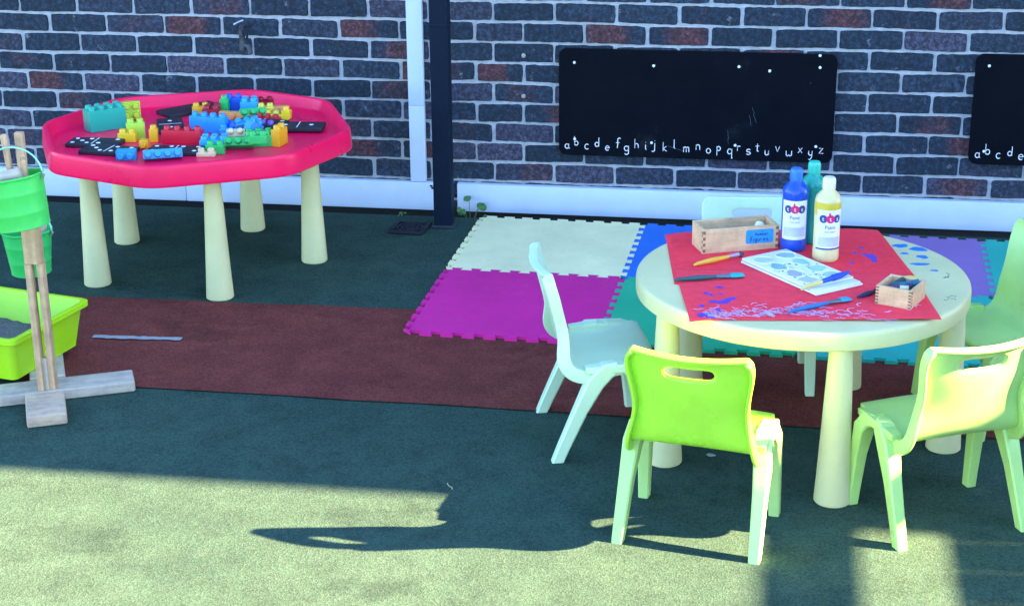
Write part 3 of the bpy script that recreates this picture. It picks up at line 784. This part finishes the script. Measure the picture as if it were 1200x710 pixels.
for k in range(150):
    t = R.random()
    px = 812+t*150+R.uniform(-6,6); py = 371-abs(R.gauss(0,1))*7 + 2*math.sin(t*7)
    if R.random() < .22: px = R.uniform(955, 1050); py = R.uniform(364, 376)
    if py > 377: py = 374
    p = at(px, py, TZ+.003); n = R.randint(4, 9); a = R.uniform(-.5,.5); st = []; x, y = p.x, p.y; s = R.uniform(.004,.011)
    for i in range(n):
        st.append((x, y)); x += s*math.cos(a)*R.uniform(.2,1); y += s*R.uniform(-.8,.8)
    ribbon(mb, st, R.uniform(.0012,.0028), onp, .0002)
for px, py, w_ in ((1018,371,14),(1010,358,10),(985,366,9),(1085,370,9),(1078,360,8),(1000,364,12)):
    p = at(px, py, TZ+.003); b0 = R.uniform(0,180)
    ribbon(mb, [(p.x+a, p.y+b) for a, b in arc(0,0,w_*.0012,.012,b0,b0+150,8)], .0022, onp, .0002)
mb.build('chalk_scribble', plain('lilac_chalk', (.62,.50,.78), .95), pf, smooth=False)
def splat(lst):
    for px, py, rx, ry, rot in lst:
        mb = MB(); p = at(px, py, TZ+.003); c_ = onp(p.x, p.y); mb.blob((p.x, p.y, c_.z-.0002), rx*1.2, ry*1.35, .0005, int(px*7+py), 16, 6, rot)
        mb.build('blue_paint_smear', plain('violet_paint', (.10,.045,.50), .6), pf)
splat([(827,369,.016,.010,.2),(834,372,.011,.006,0),(822,370,.007,.008,0),(842,364,.007,.008,.5),(836,354,.011,.006,.1),(845,355,.016,.007,.15),(856,351,.014,.007,.5),(851,353,.013,.006,.2),(827,344,.005,.007,0),(833,346,.004,.009,.4),(843,337,.006,.008,.8),(844,345,.006,.004,0),(822,359,.006,.006,0)])
for px, py, rx, ry, rot in ((1020,302,.018,.017,.3),(1012,300,.013,.006,.1),(1026,306,.010,.010,0),(1009,308,.006,.005,0)): pass
for px, py, rx, ry in ((1021,301,.016,.016),(1014,299,.013,.007),(1024,306,.010,.009),(1002,297,.006,.01),(998,308,.006,.006),(1009,291,.006,.006)):
    p = at(px, py, TZ+.001); mb = MB(); mb.blob((p.x, p.y, TZ+.0014), rx, ry*1.5, .0009, int(px), 16, 6)
    mb.build('blue_paint_smear', plain('violet_paint2', (.14,.05,.42), .6), bpy.data.objects['red_paper'])
# wooden boxes
def wbox(name, A, ang, L, W, H, label, cat, z, t=.006, fingers=5):
    root = thing(name, label, cat, (A.x, A.y, z), ang, 'open wooden boxes on the round table')
    for nm, c_, s in (('front_panel', (L/2, t/2, H/2), (L, t, H)), ('back_panel', (L/2, W-t/2, H/2), (L, t, H)), ('end_panel', (t/2, W/2, H/2), (t, W-2*t-.0004, H-.0004)), ('end_panel', (L-t/2, W/2, H/2), (t, W-2*t-.0004, H-.0004))):
        mb = MB(); mb.box(c_, s, 0, .0008, 1); mb.build(nm, M['beech'], root)
    mb = MB(); mb.box((L/2, W/2, .003), (L-2*t-.0006, W-2*t-.0006, .004), 0, 0); mb.build('floor_panel', M['beech'], root)
    for k in range(fingers):                        # dark end grain of the finger joints
        zz = H*(k+.5)/fingers; z2 = zz+H/fingers*.5 if k < fingers-1 else zz
        for c_, s_ in (((t/2+.0002,-.0002,zz), (t*.9,.0006,H/fingers*.5)), ((L-t/2-.0002,-.0002,zz), (t*.9,.0006,H/fingers*.5)), ((-.0002,t/2,z2), (.0006,t*.9,H/fingers*.35)), ((L+.0002,t/2,z2), (.0006,t*.9,H/fingers*.35))):
            mb = MB(); mb.box(c_, s_, 0, 0); mb.build('finger_joint', plain('end_grain', (.22,.13,.08), .8), root, smooth=False)
    return root
PB = TZ+.0014
A = at(823,298,PB); B = at(912,291,PB); ang1 = math.atan2(B.y-A.y, B.x-A.x)
wb = wbox('wooden_box', A, ang1, .210, .090, .066, 'long open wooden box with a blue sticker beside the blue bottle', 'box', PB, .008, 4)
mb = MB(); pts = []
for cx, cz, a in ((.190,.024,-90),(.190,.052,0),(.124,.052,90),(.124,.024,180)): pts += arc(cx, cz, .005, .005, a, a+90, 4)
mb.prism(pts, 0, .0008)
for v in mb.bm.verts: v.co = Vector((v.co.x, -.0003-v.co.z, v.co.y))
lb = mb.build('sticker', plain('sticker_blue', (.02,.30,.72), .5), wb, smooth=False)
mb = MB(); fn = lambda x, y, h: Vector((x, -.00115-h, y))
x = .144
for c_ in 'Number': write(mb, c_, x, .0405, .0052, .0014, fn, .95); x += .0063 if c_ != 'm' else .0078
x = .130
for c_ in 'figures': write(mb, c_, x, .0255, .0066, .0016, fn, 1.0); x += .0078 if c_ != 'i' else .0058
mb.build('handwriting', plain('ink', (.01,.02,.16), .6), lb, smooth=False)
def chalk_stick(loc, ang, L, r_, col, name, label, group, tilt=.1):
    mb = MB(); mb.lathe([(.0001,-L/2),(r_*.85,-L/2),(r_,-L/2+.001),(r_*.93,L/2-.001),(r_*.7,L/2),(.0001,L/2)], 10)
    T = Matrix.Translation(loc) @ Matrix.Rotation(ang, 4, 'Z') @ Matrix.Rotation(PI/2-tilt, 4, 'Y')
    o = mb.build(name, col, None); o.matrix_world = T; return tag(o, label, 'chalk', group)
def inbox(A, ang, u, v, z): return Vector((A.x+u*math.cos(ang)-v*math.sin(ang), A.y+u*math.sin(ang)+v*math.cos(ang), z))
dk = lambda n, c_: plain('chalk_'+n, c_, .9)
chalk_stick(inbox(A, ang1, .055, .040, PB+.034), ang1+.2, .07, .013, dk('slate',(.05,.10,.11)), 'chalk_stick', 'thick slate green chalk at the left in the long wooden box', 'chalks in the long wooden box')
chalk_stick(inbox(A, ang1, .095, .050, PB+.028), ang1-.4, .06, .013, dk('grey',(.28,.34,.34)), 'chalk_stick', 'grey chalk beside the slate green one in the long wooden box', 'chalks in the long wooden box')
chalk_stick(inbox(A, ang1, .168, .045, PB+.040), ang1+.9, .045, .014, dk('white',(.62,.68,.72)), 'chalk_stick', 'pale chalk at the right end of the long wooden box', 'chalks in the long wooden box', .5)
A2 = at(1025,357,PB); B2 = at(1066,365,PB); C2 = at(1089,350,PB); ang2 = math.atan2(B2.y-A2.y, B2.x-A2.x)
wbox('wooden_box', A2, ang2+.02, .090, .098, .047, 'small square wooden box of dark chalks on the paper\'s front corner', 'box', PB+.003, .008, 6)
for i, (u, v, z, aa, c_, nm) in enumerate([(.034,.030,.030,.3,(.17,.05,.12),'plum'),(.054,.032,.032,1.1,(.05,.03,.09),'dark violet'),(.045,.055,.034,.5,(.02,.09,.13),'petrol blue'),(.060,.062,.036,.9,(.02,.13,.20),'bright blue'),(.030,.064,.032,1.4,(.03,.07,.06),'bottle green'),(.062,.026,.036,.2,(.45,.5,.35),'pale cream')]):
    chalk_stick(inbox(A2, ang2, u, v, PB+z+.009), ang2+aa, .052 if i < 5 else .02, .0085, dk(nm.replace(' ','_'), c_), 'chalk_stick', f'{nm} chalk stick in the small square wooden box', 'chalks in the small wooden box', .12)
p = at(1068,326,PB+.02)
mb = MB(); mb.lathe([(.0001,-.008),(.020,-.008),(.022,-.004),(.022,.004),(.020,.008),(.0001,.008)], 20)
o = mb.build('yellow_sponge', pc('sponge', (.72,.66,.10), rough=.9), None); o.location = (p.x, p.y+.01, PB+.0085); tag(o, 'round yellow sponge just behind the small wooden box', 'sponge')
# bottles
def bottle(px, py, mtb, mtc, label, lab=True, H=.222, r=.034, face=0, band=None, extra=None):
    p = at(px, py, PB); root = thing('paint_bottle', label, 'paint bottle', (p.x, p.y+r*.95, PB), face, 'ready mixed paint bottles on the round table')
    mb = MB(); mb.lathe([(.0001,0),(r*.86,0),(r*.97,.003),(r,.010),(r,.030),(r*.985,.032),(r*.985,.150),(r,.153),(r*.99,.163),(r*.9,.172),(r*.66,.182),(r*.5,.187),(r*.46,.192),(.0001,.192)], 40)
    mb.build('body', mtb, root, ang=45)
    mb = MB(); mb.lathe([(r*.46,.1905),(r*.50,.192),(r*.50,.214),(r*.47,.2185),(r*.40,.222),(.0001,.222)], 28); mb.build('cap', mtc, root)
    if extra: 
        mb = MB(); mb.lathe([(r*1.004,.126),(r*1.008,.150),(r*1.004,.160)], 40, cap=False); mb.build('paint_level', extra, root)
    if lab:
        rr = r*.985+.0006
        def fn(x, y, e=0): a = -PI/2 + x/rr; return Vector(((rr+e)*math.cos(a), (rr+e)*math.sin(a), y))
        mb = MB(); rows = []
        for i in range(25):
            x = -.037+.074*i/24; rows.append([fn(x,.036), fn(x,.036,.0003), fn(x,.142,.0003), fn(x,.142)])
        mb.loft(rows); pl = mb.build('label', plain('label_white', (.74,.76,.80), .5), root, ang=40)
        def disc(mb, cx, cy, q, e):
            rows = []
            for k in range(15):
                a = PI*(k+.02)/14.04; x = cx-q*math.cos(a); h = q*math.sin(a); rows.append([mb.bm.verts.new(fn(x, cy-h, e)), mb.bm.verts.new(fn(x, cy+h, e))])
            for a, b in zip(rows, rows[1:]): mb.bm.faces.new((a[0], b[0], b[1], a[1]))
        mb = MB(); disc(mb, -.0185, .119, .0108, .0005); disc(mb, .0185, .119, .0108, .0005)
        add_text(mb, 'Paint', .0135, lambda x, y: fn(x, y+.0925, .0009)); add_text(mb, 'ready mixed', .0058, lambda x, y: fn(x, y+.083, .0008))
        mb.build('dark_print', plain('navy_print', (.02,.05,.22), .5), pl, smooth=False)
        mb = MB(); disc(mb, 0, .119, .0112, .0006)
        V = [mb.bm.verts.new(fn(*q, .0006)) for q in ((-.004,.128),(.001,.128),(-.001,.137),(-.005,.134))]; mb.bm.faces.new(V)
        mb.build('pink_print', plain('pink_print', (.70,.01,.14), .5), pl, smooth=False)
        mb = MB()
        for cx, t_ in ((-.0185,'t'), (0,'t'), (.0185,'s')): add_text(mb, t_, .0165, lambda x, y, cx=cx: fn(x+cx, y+.1140, .0013))
        mb.build('white_lettering', plain('white_print', (.85,.85,.88), .5), pl, smooth=False)
        mb = MB(); rows = []
        for i in range(13):
            x = -.030+.060*i/12; rows.append([mb.bm.verts.new(fn(x,.045,.0005)), mb.bm.verts.new(fn(x,.070,.0005))])
        for a, b in zip(rows, rows[1:]): mb.bm.faces.new((a[0], b[0], b[1], a[1]))
        mb.build('text_panel', plain('lilac_panel', (.50,.53,.74), .5), pl, smooth=False)
        if band:
            mb = MB(); rows = []
            for i in range(25):
                x = -.037+.074*i/24; rows.append([mb.bm.verts.new(fn(x,.0365,.0006)), mb.bm.verts.new(fn(x,.0405,.0006))])
            for a, b in zip(rows, rows[1:]): mb.bm.faces.new((a[0], b[0], b[1], a[1]))
            mb.build('blue_band', plain('navy_print', (.02,.05,.22), .5), pl, smooth=False)
    return root
bottle(929, 296.5, pc('blue_bottle', (.004,.07,.50), rough=.3), pc('blue_cap', (.02,.16,.62), rough=.3), 'blue paint bottle with a white label beside the wooden box', face=.02)
bottle(950, 287.5, pc('jade_bottle', (.008,.33,.24), rough=.3), pc('jade_cap', (.03,.50,.36), rough=.3), 'green paint bottle standing behind the other two', lab=False, H=.222)
bottle(967, 308.5, pc('yellow_bottle', (.72,.62,.30), rough=.32), pc('cream_cap', (.74,.70,.46), rough=.35), 'yellow paint bottle nearest the palette with a blue banded label', face=.22, band=True, extra=pc('yellow_paint', (.66,.52,.05), rough=.4))
# palette
PC = [at(868,306,PB+.006), at(917.4,294.5,PB+.006), at(1011,332,PB+.006), at(961,348.5,PB+.006)]
ctr = sum(PC, Vector())/4; ex = ((PC[2]-PC[1])+(PC[3]-PC[0])).normalized(); angp = math.atan2(ex.y, ex.x); LP, WP = .300, .150
pa = thing('paint_palette', 'white plastic paint palette splashed with blue and purple', 'palette', (ctr.x, ctr.y, PB+.0028), angp)
wh = pc('palette_white', (.72,.76,.80), rough=.35, var=.05, scuff=.2)
def slab(x0, x1, y0, y1, z0, z1, b_=.003): mb = MB(); mb.box(((x0+x1)/2, (y0+y1)/2, (z0+z1)/2), (x1-x0, y1-y0, z1-z0), 0, b_, 2); return mb
slab(-LP/2, LP/2, -WP/2, WP/2, 0, .006).build('lower_tray', wh, pa)
slab(-LP/2+.002, LP/2-.034, -WP/2+.002, WP/2-.002, .0075, .0135, .002).build('lid', wh, pa)
slab(LP/2-.030, LP/2-.004, -WP/2+.004, WP/2-.004, .0055, .0105, .002).build('brush_ledge', wh, pa)
def onlid(px, py): p = at(px, py, PB+.0165); d = Vector((p.x-ctr.x, p.y-ctr.y)); return (d.x*math.cos(angp)+d.y*math.sin(angp), -d.x*math.sin(angp)+d.y*math.cos(angp))
def rings(c_, r1, r2):
    mb = MB()
    for x, y in c_: mb.lathe([(r1,.0135),(r1,.0150),(r2,.0150),(r2,.0135)], 26, (x, y, 0), cap=False)
    return mb
wells = [(-.105,.038),(-.105,-.036),(-.045,.038),(-.045,-.036),(.018,.038),(.018,-.036),(.076,.038),(.076,-.036)]
rings(wells, .0268, .0280).build('well_rims', wh, pa)
WC = [(.10,.25,.58),(.42,.46,.50),(.12,.48,.60),(.02,.28,.62),(.16,.52,.62),(.26,.16,.46),(.20,.46,.58),(.44,.40,.60)]
for (x, y), c_ in zip(wells, WC):
    mb = MB(); mb.blob((x, y, .0136), R.uniform(.021,.026), R.uniform(.019,.024), .0012, int(x*900+y*700), 18, 6)
    mb.build('paint_puddle', plain('puddle_%02d' % wells.index((x, y)), tuple(.62*q+.38*v for q, v in zip(c_, (.55,.66,.74))), .35), pa)
for k in range(46):
    mb = MB(); x, y = R.uniform(-.05,.10), R.uniform(-.068,.06); s = R.choice((.0015,.002,.003,.0045)); mb.blob((x, y, .0138), s, s*.8, .0006, k, 9, 4)
    mb.build('paint_spot', plain('dark_paint', (.015,.03,.10), .4), pa)
# brushes
def brush(p0, p1, hc, bc, label, w=.0062, flat=False, ferr=(.36,.36,.38), bl=.20, z=None, p0z=0, grp='paint brushes on the round table'):
    P0, P1 = Vector(p0), Vector(p1); d = P1-P0; L = d.length; ang = math.atan2(d.y, d.x)
    root = thing('paint_brush', label, 'paint brush', P0, ang, grp)
    root.rotation_euler = (0, -math.asin(d.z/L), ang)
    fx, bx = L*(1-bl-.18), L*(1-bl)
    mb = MB(); mb.tube([(0,0,w*.6),(L*.08,0,w),(L*.35,0,w*1.05),(fx*.85,0,w),(fx,0,w)], [w*.45,w*.8,w*1.15,w*.85,w*.75], 12); mb.build('handle', hc, root)
    mb = MB()
    def sec(x, ry, rz): return [Vector((x, ry*math.cos(2*PI*k/14), w+rz*math.sin(2*PI*k/14))) for k in range(14)]
    mb.loft([sec(fx-.002,w*.85,w*.85), sec(fx+.006,w*.9,w*.9), sec(bx,w*(1.9 if flat else 1),w*(.75 if flat else 1))]); mb.build('ferrule', plain('ferrule_%d' % int(ferr[0]*1000), ferr, .4, .5), root)
    mb = MB()
    if flat: mb.loft([sec(bx-.001,w*1.8,w*.7), sec(bx+.012,w*2.3,w*.85), sec(L-.003,w*2.3,w*.6), sec(L,w*2.2,w*.35)])
    else: mb.loft([sec(bx-.001,w*.95,w*.95), sec(bx+.008,w*1.35,w*1.3), sec((bx+L)/2,w*1.2,w*1.1), sec(L-.002,w*.5,w*.5), sec(L,w*.15,w*.15)])
    mb.build('bristles', bc, root); return root
g = lambda px, py, z: at(px, py, z)
z1 = PB+.0028
brush(g(813,312.5,z1), g(872,299.5,z1), pc('yellow_handle', (.80,.42,.03), rough=.35), plain('dark_bristle', (.10,.06,.08), .9), 'round paint brush with a yellow handle in front of the long wooden box', bl=.12, ferr=(.45,.36,.46))
brush(g(790,330.5,z1), g(871,324.5,z1), pc('dark_green_handle', (.02,.08,.09), rough=.4), pc('teal_bristle', (.02,.34,.34), rough=.8), 'flat paint brush with dark green handle on the paper\'s left edge', flat=True, bl=.20, ferr=(.12,.20,.24))
brush(g(924,367.5,z1), g(995,352,z1), pc('blue_handle', (.015,.16,.44), rough=.4), pc('blue_bristle', (.03,.30,.50), rough=.8), 'blue flat paint brush in front of the palette', flat=True, bl=.16, w=.0055, ferr=(.13,.16,.2))
brush(g(1036,340,z1), g(1004,350.5,z1), pc('black_handle', (.02,.02,.03), rough=.4), pc('navy_bristle', (.02,.03,.09), rough=.8), 'dark paint brush poking out from under the small wooden box', bl=.5, w=.005, ferr=(.05,.05,.07))
zp = PB+.0185
brush(g(939,341,zp), g(996,321.5,zp+.001), pc('cream_handle', (.66,.58,.20), rough=.4), pc('deep_blue_bristle', (.006,.06,.44), rough=.6), 'cream handled brush with blue paint lying across the palette', bl=.40, w=.0065, ferr=(.02,.10,.5))
p = at(917,372,TZ+.004)
mb = MB(); mb.tube([(0,0,.004),(.012,.012,.005),(.026,.024,.004)], [.003,.006,.004], 10); o = mb.build('chalk_stub', dk('mauve_stub', (.42,.28,.36)), None); o.location = (p.x-.02, p.y-.004, TZ+.003); o.rotation_euler = (0,0,1.4); tag(o, 'small mauve chalk stub among the scribbles at the paper\'s front edge', 'chalk')
# ------------------------------------------------------------------ balance stand, pails, tub
sb = Vector((-1.31,-1.945)); sa = rad(25)
st = thing('wooden_stand', 'wooden post with a slot standing on a weathered cross foot', 'wooden stand', (sb.x, sb.y, 0), sa)
mb = MB(); mb.box((-.008,0,.0165), (.485,.096,.031), 0, .006, 3); mb.build('foot_beam', M['weathered'], st)
mb = MB(); mb.box((-.012,-.138,.0175), (.106,.165,.033), 0, .007, 3); mb.build('foot_block', wood('weathered_end', (.44,.34,.25), (.66,.44,.26), 1.2, .85), st)
mb = MB(); mb.box((0,.165,.0175), (.098,.215,.033), 0, .007, 3); mb.build('foot_block', M['weathered'], st)
base = at(57,457,.032); lx, ly = base.x-sb.x, base.y-sb.y
ux, uy = lx*math.cos(sa)+ly*math.sin(sa), -lx*math.sin(sa)+ly*math.cos(sa)+.012
def upright(name, x, w, z0, z1, d=.028, mt='pine', dy=0):
    mb = MB(); mb.box((0,0,(z1-z0)/2), (w, d, z1-z0), 0, .0025, 2)
    for v in mb.bm.verts: v.co = Vector((v.co.z, v.co.x, v.co.y))     # grain runs along local x
    o = mb.build(name, M[mt], st); o.matrix_local = Matrix.Translation((ux+x, uy+dy, z0)) @ Matrix.Rotation(-sa*.9, 4, 'Z') @ Matrix(((0,1,0,0),(0,0,1,0),(1,0,0,0),(0,0,0,1)))
    return o
upright('slat', -.0155, .0165, .032, .40); upright('slat', .0155, .0165, .032, .40)
upright('post_top', 0, .0475, .4005, .585); upright('post_neck', -.004, .022, .5855, .765, .020)
upright('spacer', 0, .0135, .032, .125, .022, 'weathered')
for zz, yy in ((.70,-.055), (.545,.07)):
    mb = MB(); mb.tube([(ux,uy-.0,zz),(ux-.0,uy+yy*1.4,zz+.003)], .006, 10); mb.build('peg', M['pine'], st)
def pail(px, py, Y, rt_, rb_, H, mt, label, tiltdeg, hang, lean=0):
    c_ = atw(px, py, Y)
    root = thing('toy_pail', label, 'bucket', c_, 0, 'small metal pails on the wooden stand')
    root.rotation_euler = (rad(-lean), rad(-tiltdeg), 0)
    mb = MB(); z0 = -H
    def rr(z): t = (z-z0)/H; return rb_+(rt_-rb_)*t
    pr = [(.0001,z0+.002),(rb_-.004,z0+.002),(rb_-.002,z0-.001),(rb_+.001,z0+.001)]
    for t in (.05,.28,.30,.315,.33,.66,.68,.695,.71,.95): z = z0+H*t; pr.append((rr(z)+(.0006 if t in (.30,.315,.68,.695) else 0), z))
    pr += [(rt_,-.003),(rt_+.003,0),(rt_+.003,.003),(rt_,.0045),(rt_-.0025,.002),(rt_-.003,-.006),(rb_-.0025,z0+.006),(.0001,z0+.0055)]
    mb.lathe(pr, 36, cap=False); mb.build('body', mt, root, ang=40)
    mb = MB(); mb.tube([(rt_*1.0+.003, 0, -.012), (rt_+.009,0,-.004), (rt_+.006,0,.006)], .004, 8); mb.tube([(-rt_-.003,0,-.012),(-rt_-.009,0,-.004),(-rt_-.006,0,.006)], .004, 8); mb.build('lugs', M['steel'], root)
    mb = MB(); P_ = []
    for k in range(19):
        a = PI*k/18; P_.append((math.cos(a)*(rt_+.007), hang[1]*math.sin(a), math.sin(a)*hang[0]))
    mb.tube(P_, .0024, 8); mb.build('handle', M['handle_wire'], root); return root, c_
M['handle_wire'] = pc('pail_wire', (.30,.62,.45), rough=.35)
pU, cU = pail(14, 207, -2.03, .080, .072, .135, M['pail_mint'], 'bright green pail holding wooden tools, higher and nearer of two', 8, (.075,.012), 3)
pL, cL = pail(31, 270, -1.74, .0695, .055, .125, M['pail_jade'], 'lower jade green pail hanging behind the wooden post', 1, (.075,-.004), 0)
def stick(p0, p1, r_, mt, label, name='wooden_tool'):
    P0, P1 = Vector(p0), Vector(p1); L = (P1-P0).length
    mb = MB(); mb.tube([(0,0,0),(L*.03,0,0),(L*.5,0,0),(L*.97,0,0),(L,0,0)], [r_*.7,r_,r_*.95,r_,r_*.7], 12)
    o = mb.build(name, M[mt], None); o.location = P0; q = (P1-P0).to_track_quat('X', 'Z'); o.rotation_euler = q.to_euler()
    return tag(o, label, 'wooden tool', 'wooden tools standing in the upper pail')
stick(cU+Vector((-.010,.035,-.10)), cU+Vector((-.026,.03,.105)), .0095, 'pine', 'tall pale wooden stick standing in the upper green pail')
stick(cU+Vector((.020,.030,-.10)), cU+Vector((.014,.034,.065)), .0115, 'pine', 'short wooden handle at the right in the upper green pail')
stick(cU+Vector((-.070,-.020,-.014)), cU+Vector((.030,-.012,.012)), .018, 'weathered', 'thick grey wooden roller lying across the upper green pail')
stick(cL+Vector((.028,.012,-.10)), cL+Vector((.043,.015,.020)), .013, 'weathered', 'grey wooden handle standing in the lower jade pail')
# lime tub
TZ0 = .0355
A = at(18, 446, TZ0); B = at(92, 403, TZ0); e1 = (B-A); Lr = e1.length; e1.normalize(); e2 = Vector((-e1.y, e1.x, 0))
tb = thing('plastic_tub', 'lime green plastic tub holding grey sand behind the wooden stand', 'tub', (A.x, A.y, TZ0), math.atan2(e1.y, e1.x))
Wt, Ht = .46, .135
def rrect(x0, x1, y0, y1, r_, n=5):
    P_ = []
    for cx, cy, a in ((x1-r_, y0+r_, -90), (x1-r_, y1-r_, 0), (x0+r_, y1-r_, 90), (x0+r_, y0+r_, 180)): P_ += arc(cx, cy, r_, r_, a, a+90, n)
    return P_
def tring(e, z, r_=.02): return [Vector((x, y, z)) for x, y in rrect(-e, Lr+e, -e, Wt+e, r_)]
mb = MB(); mb.loft([tring(0,.004,.018), tring(.0,.0,.018)][::-1]+[tring(.002,.012), tring(.018,Ht-.022), tring(.019,Ht-.020), tring(.030,Ht-.019), tring(.033,Ht-.016), tring(.033,Ht-.002), tring(.031,Ht), tring(.019,Ht), tring(.016,Ht-.003), tring(-.001,.010), tring(-.004,.006)])
mb.build('tub_body', M['tub'], tb, ang=40)
for xx in (.03, Lr-.03, Lr*.5): pass
for yy in (.05, .23, .41):
    mb = MB(); mb.box((-.016, yy, Ht-.030), (.010,.004,.018), 0, .001); mb.build('rib', M['tub'], tb)
mb = MB(); V = []
nx = 24
for i in range(nx+1):
    row = []
    for k in range(nx+1):
        x = .001+(Lr-.002)*i/nx; y = .001+(Wt-.002)*k/nx
        row.append(mb.bm.verts.new((x, y, .040+.014*math.sin(9*x+1)*math.cos(11*y)+R.uniform(-.003,.003))))
    V.append(row)
for i in range(nx):
    for k in range(nx): mb.bm.faces.new((V[i][k], V[i+1][k], V[i+1][k+1], V[i][k+1]))
so = mb.build('sand', rubber('sand', (.11,.11,.11), (.17,.16,.15), (.4,.4,.4)), None); so.location = tb.location; so.rotation_euler = tb.rotation_euler
tag(so, 'loose grey sand lying in the lime green tub', 'sand', kind='stuff')
# small litter on the rubber
p = at(833,534); mb = MB(); mb.blob((0,0,.003), .014, .008, .002, 5, 12, 5)
o = mb.build('litter', plain('dead_leaf', (.30,.31,.27), .9), None); o.location = (p.x, p.y, 0); tag(o, 'pale scrap of leaf on the floor in front of the round table', 'litter')
mb = MB(); mb.tube([(-.006,.022,.003),(.0,.008,.004),(.01,.0,.003),(.012,-.008,.003)], .0014, 6); o = mb.build('litter', plain('dry_twig', (.30,.30,.22), .9), None); p = at(525,572); o.location = (p.x, p.y, 0); tag(o, 'thin curled twig at the edge of the shade', 'litter')

# ------------------------------------------------------------------ unseen casters added for the shade, out of view on the right
SUNX, SUNY = 1.80, .10        # per metre of height the light moves by (-SUNX, -SUNY)
CH = 3.2; cx0, cx1 = 2.45, 10.5; cy1 = -2.400+SUNY*CH
cn = thing('shade_canopy', 'unseen flat timber roof added to cast the shade, right of the picture', 'shade_canopy', (0,0,0))  # unseen roof, placed for the shade edge it throws
mb = MB(); mb.box(((cx0+cx1)/2, (cy1+.6)/2, CH+.06), (cx1-cx0, .6-cy1, .12), 0, .01); mb.build('roof', plain('roof_felt', (.20,.20,.21), .9), cn)
mb = MB(); mb.box(((cx0+cx1)/2, cy1+.02, CH+.05), (cx1-cx0-.01, .04, .18), 0, .005); 
for v in mb.bm.verts: v.co.z += .04
mb.build('fascia', M['white_board'], cn)
mb = MB(); mb.box((8.24, cy1-.027, CH+.02), (4.52, .052, .07), 0, .01); mb.build('shade_gutter', M['iron'], cn)  # added lip that widens the roof's shade beside the chairs
for x in (4.2, 7.2, 10.2):
    mb = MB(); mb.box((x, cy1+.25, CH/2), (.1,.1,CH), 0, .005); mb.build('post', M['post'], cn)
fx = 3.5
hf = lambda gx: (fx-gx)/SUNX
fe = thing('shade_fence', 'unseen boarded fence with a raised rail, added for its shade, right of the picture', 'fence', (fx, 0, 0))  # unseen, heights set by where its shade strips should fall
h1 = hf(1.105); h2, h3 = hf(.888), hf(.69)
mb = MB(); y = cy1+.15
while y > -8:
    mb.box((0, y-.07, h1/2), (.022, .138, h1-R.uniform(0,.004)), 0, .003, 1); y -= .14
mb.build('boards', M['weathered'], fe)
mb = MB(); mb.box((0, (cy1+.1-8)/2, (h2+h3)/2), (.04, 8+cy1+.1, h3-h2), 0, .004); mb.build('top_rail', M['weathered'], fe)
for y in (cy1+.2, -5.2, -7.8):
    mb = MB(); mb.box((.065, y, h3/2), (.08,.08,h3), 0, .005); mb.build('fence_post', M['weathered'], fe)
# ------------------------------------------------------------------ light
w = bpy.data.worlds.new('World'); sc.world = w; w.use_nodes = True; nt = w.node_tree
bg = nt.nodes['Background']; sky = nt.nodes.new('ShaderNodeTexSky'); sky.sky_type = 'NISHITA'; sky.sun_disc = False
toward = Vector((SUNX, SUNY, 1)).normalized()
el = math.asin(toward.z); az = math.atan2(toward.x, toward.y)
sky.sun_elevation = el; sky.sun_rotation = az; sky.air_density = 1.0; sky.dust_density = .3; sky.ozone_density = 5.0
hs = nt.nodes.new('ShaderNodeHueSaturation'); hs.inputs['Saturation'].default_value = .98
nt.links.new(sky.outputs[0], hs.inputs['Color']); nt.links.new(hs.outputs[0], bg.inputs['Color']); bg.inputs['Strength'].default_value = .062
sl = bpy.data.lights.new('sun', 'SUN'); sl.energy = 5.0; sl.angle = rad(.6); sl.color = (1, .67, .38)
so_ = bpy.data.objects.new('sun', sl); COL.objects.link(so_); so_.rotation_euler = (-toward).to_track_quat('-Z', 'Y').to_euler(); so_.location = (8, -3, 8)
vs = sc.view_settings; vs.view_transform = 'Standard'; vs.look = 'None'; vs.exposure = 4.08; vs.gamma = 1; vs.use_curve_mapping = False
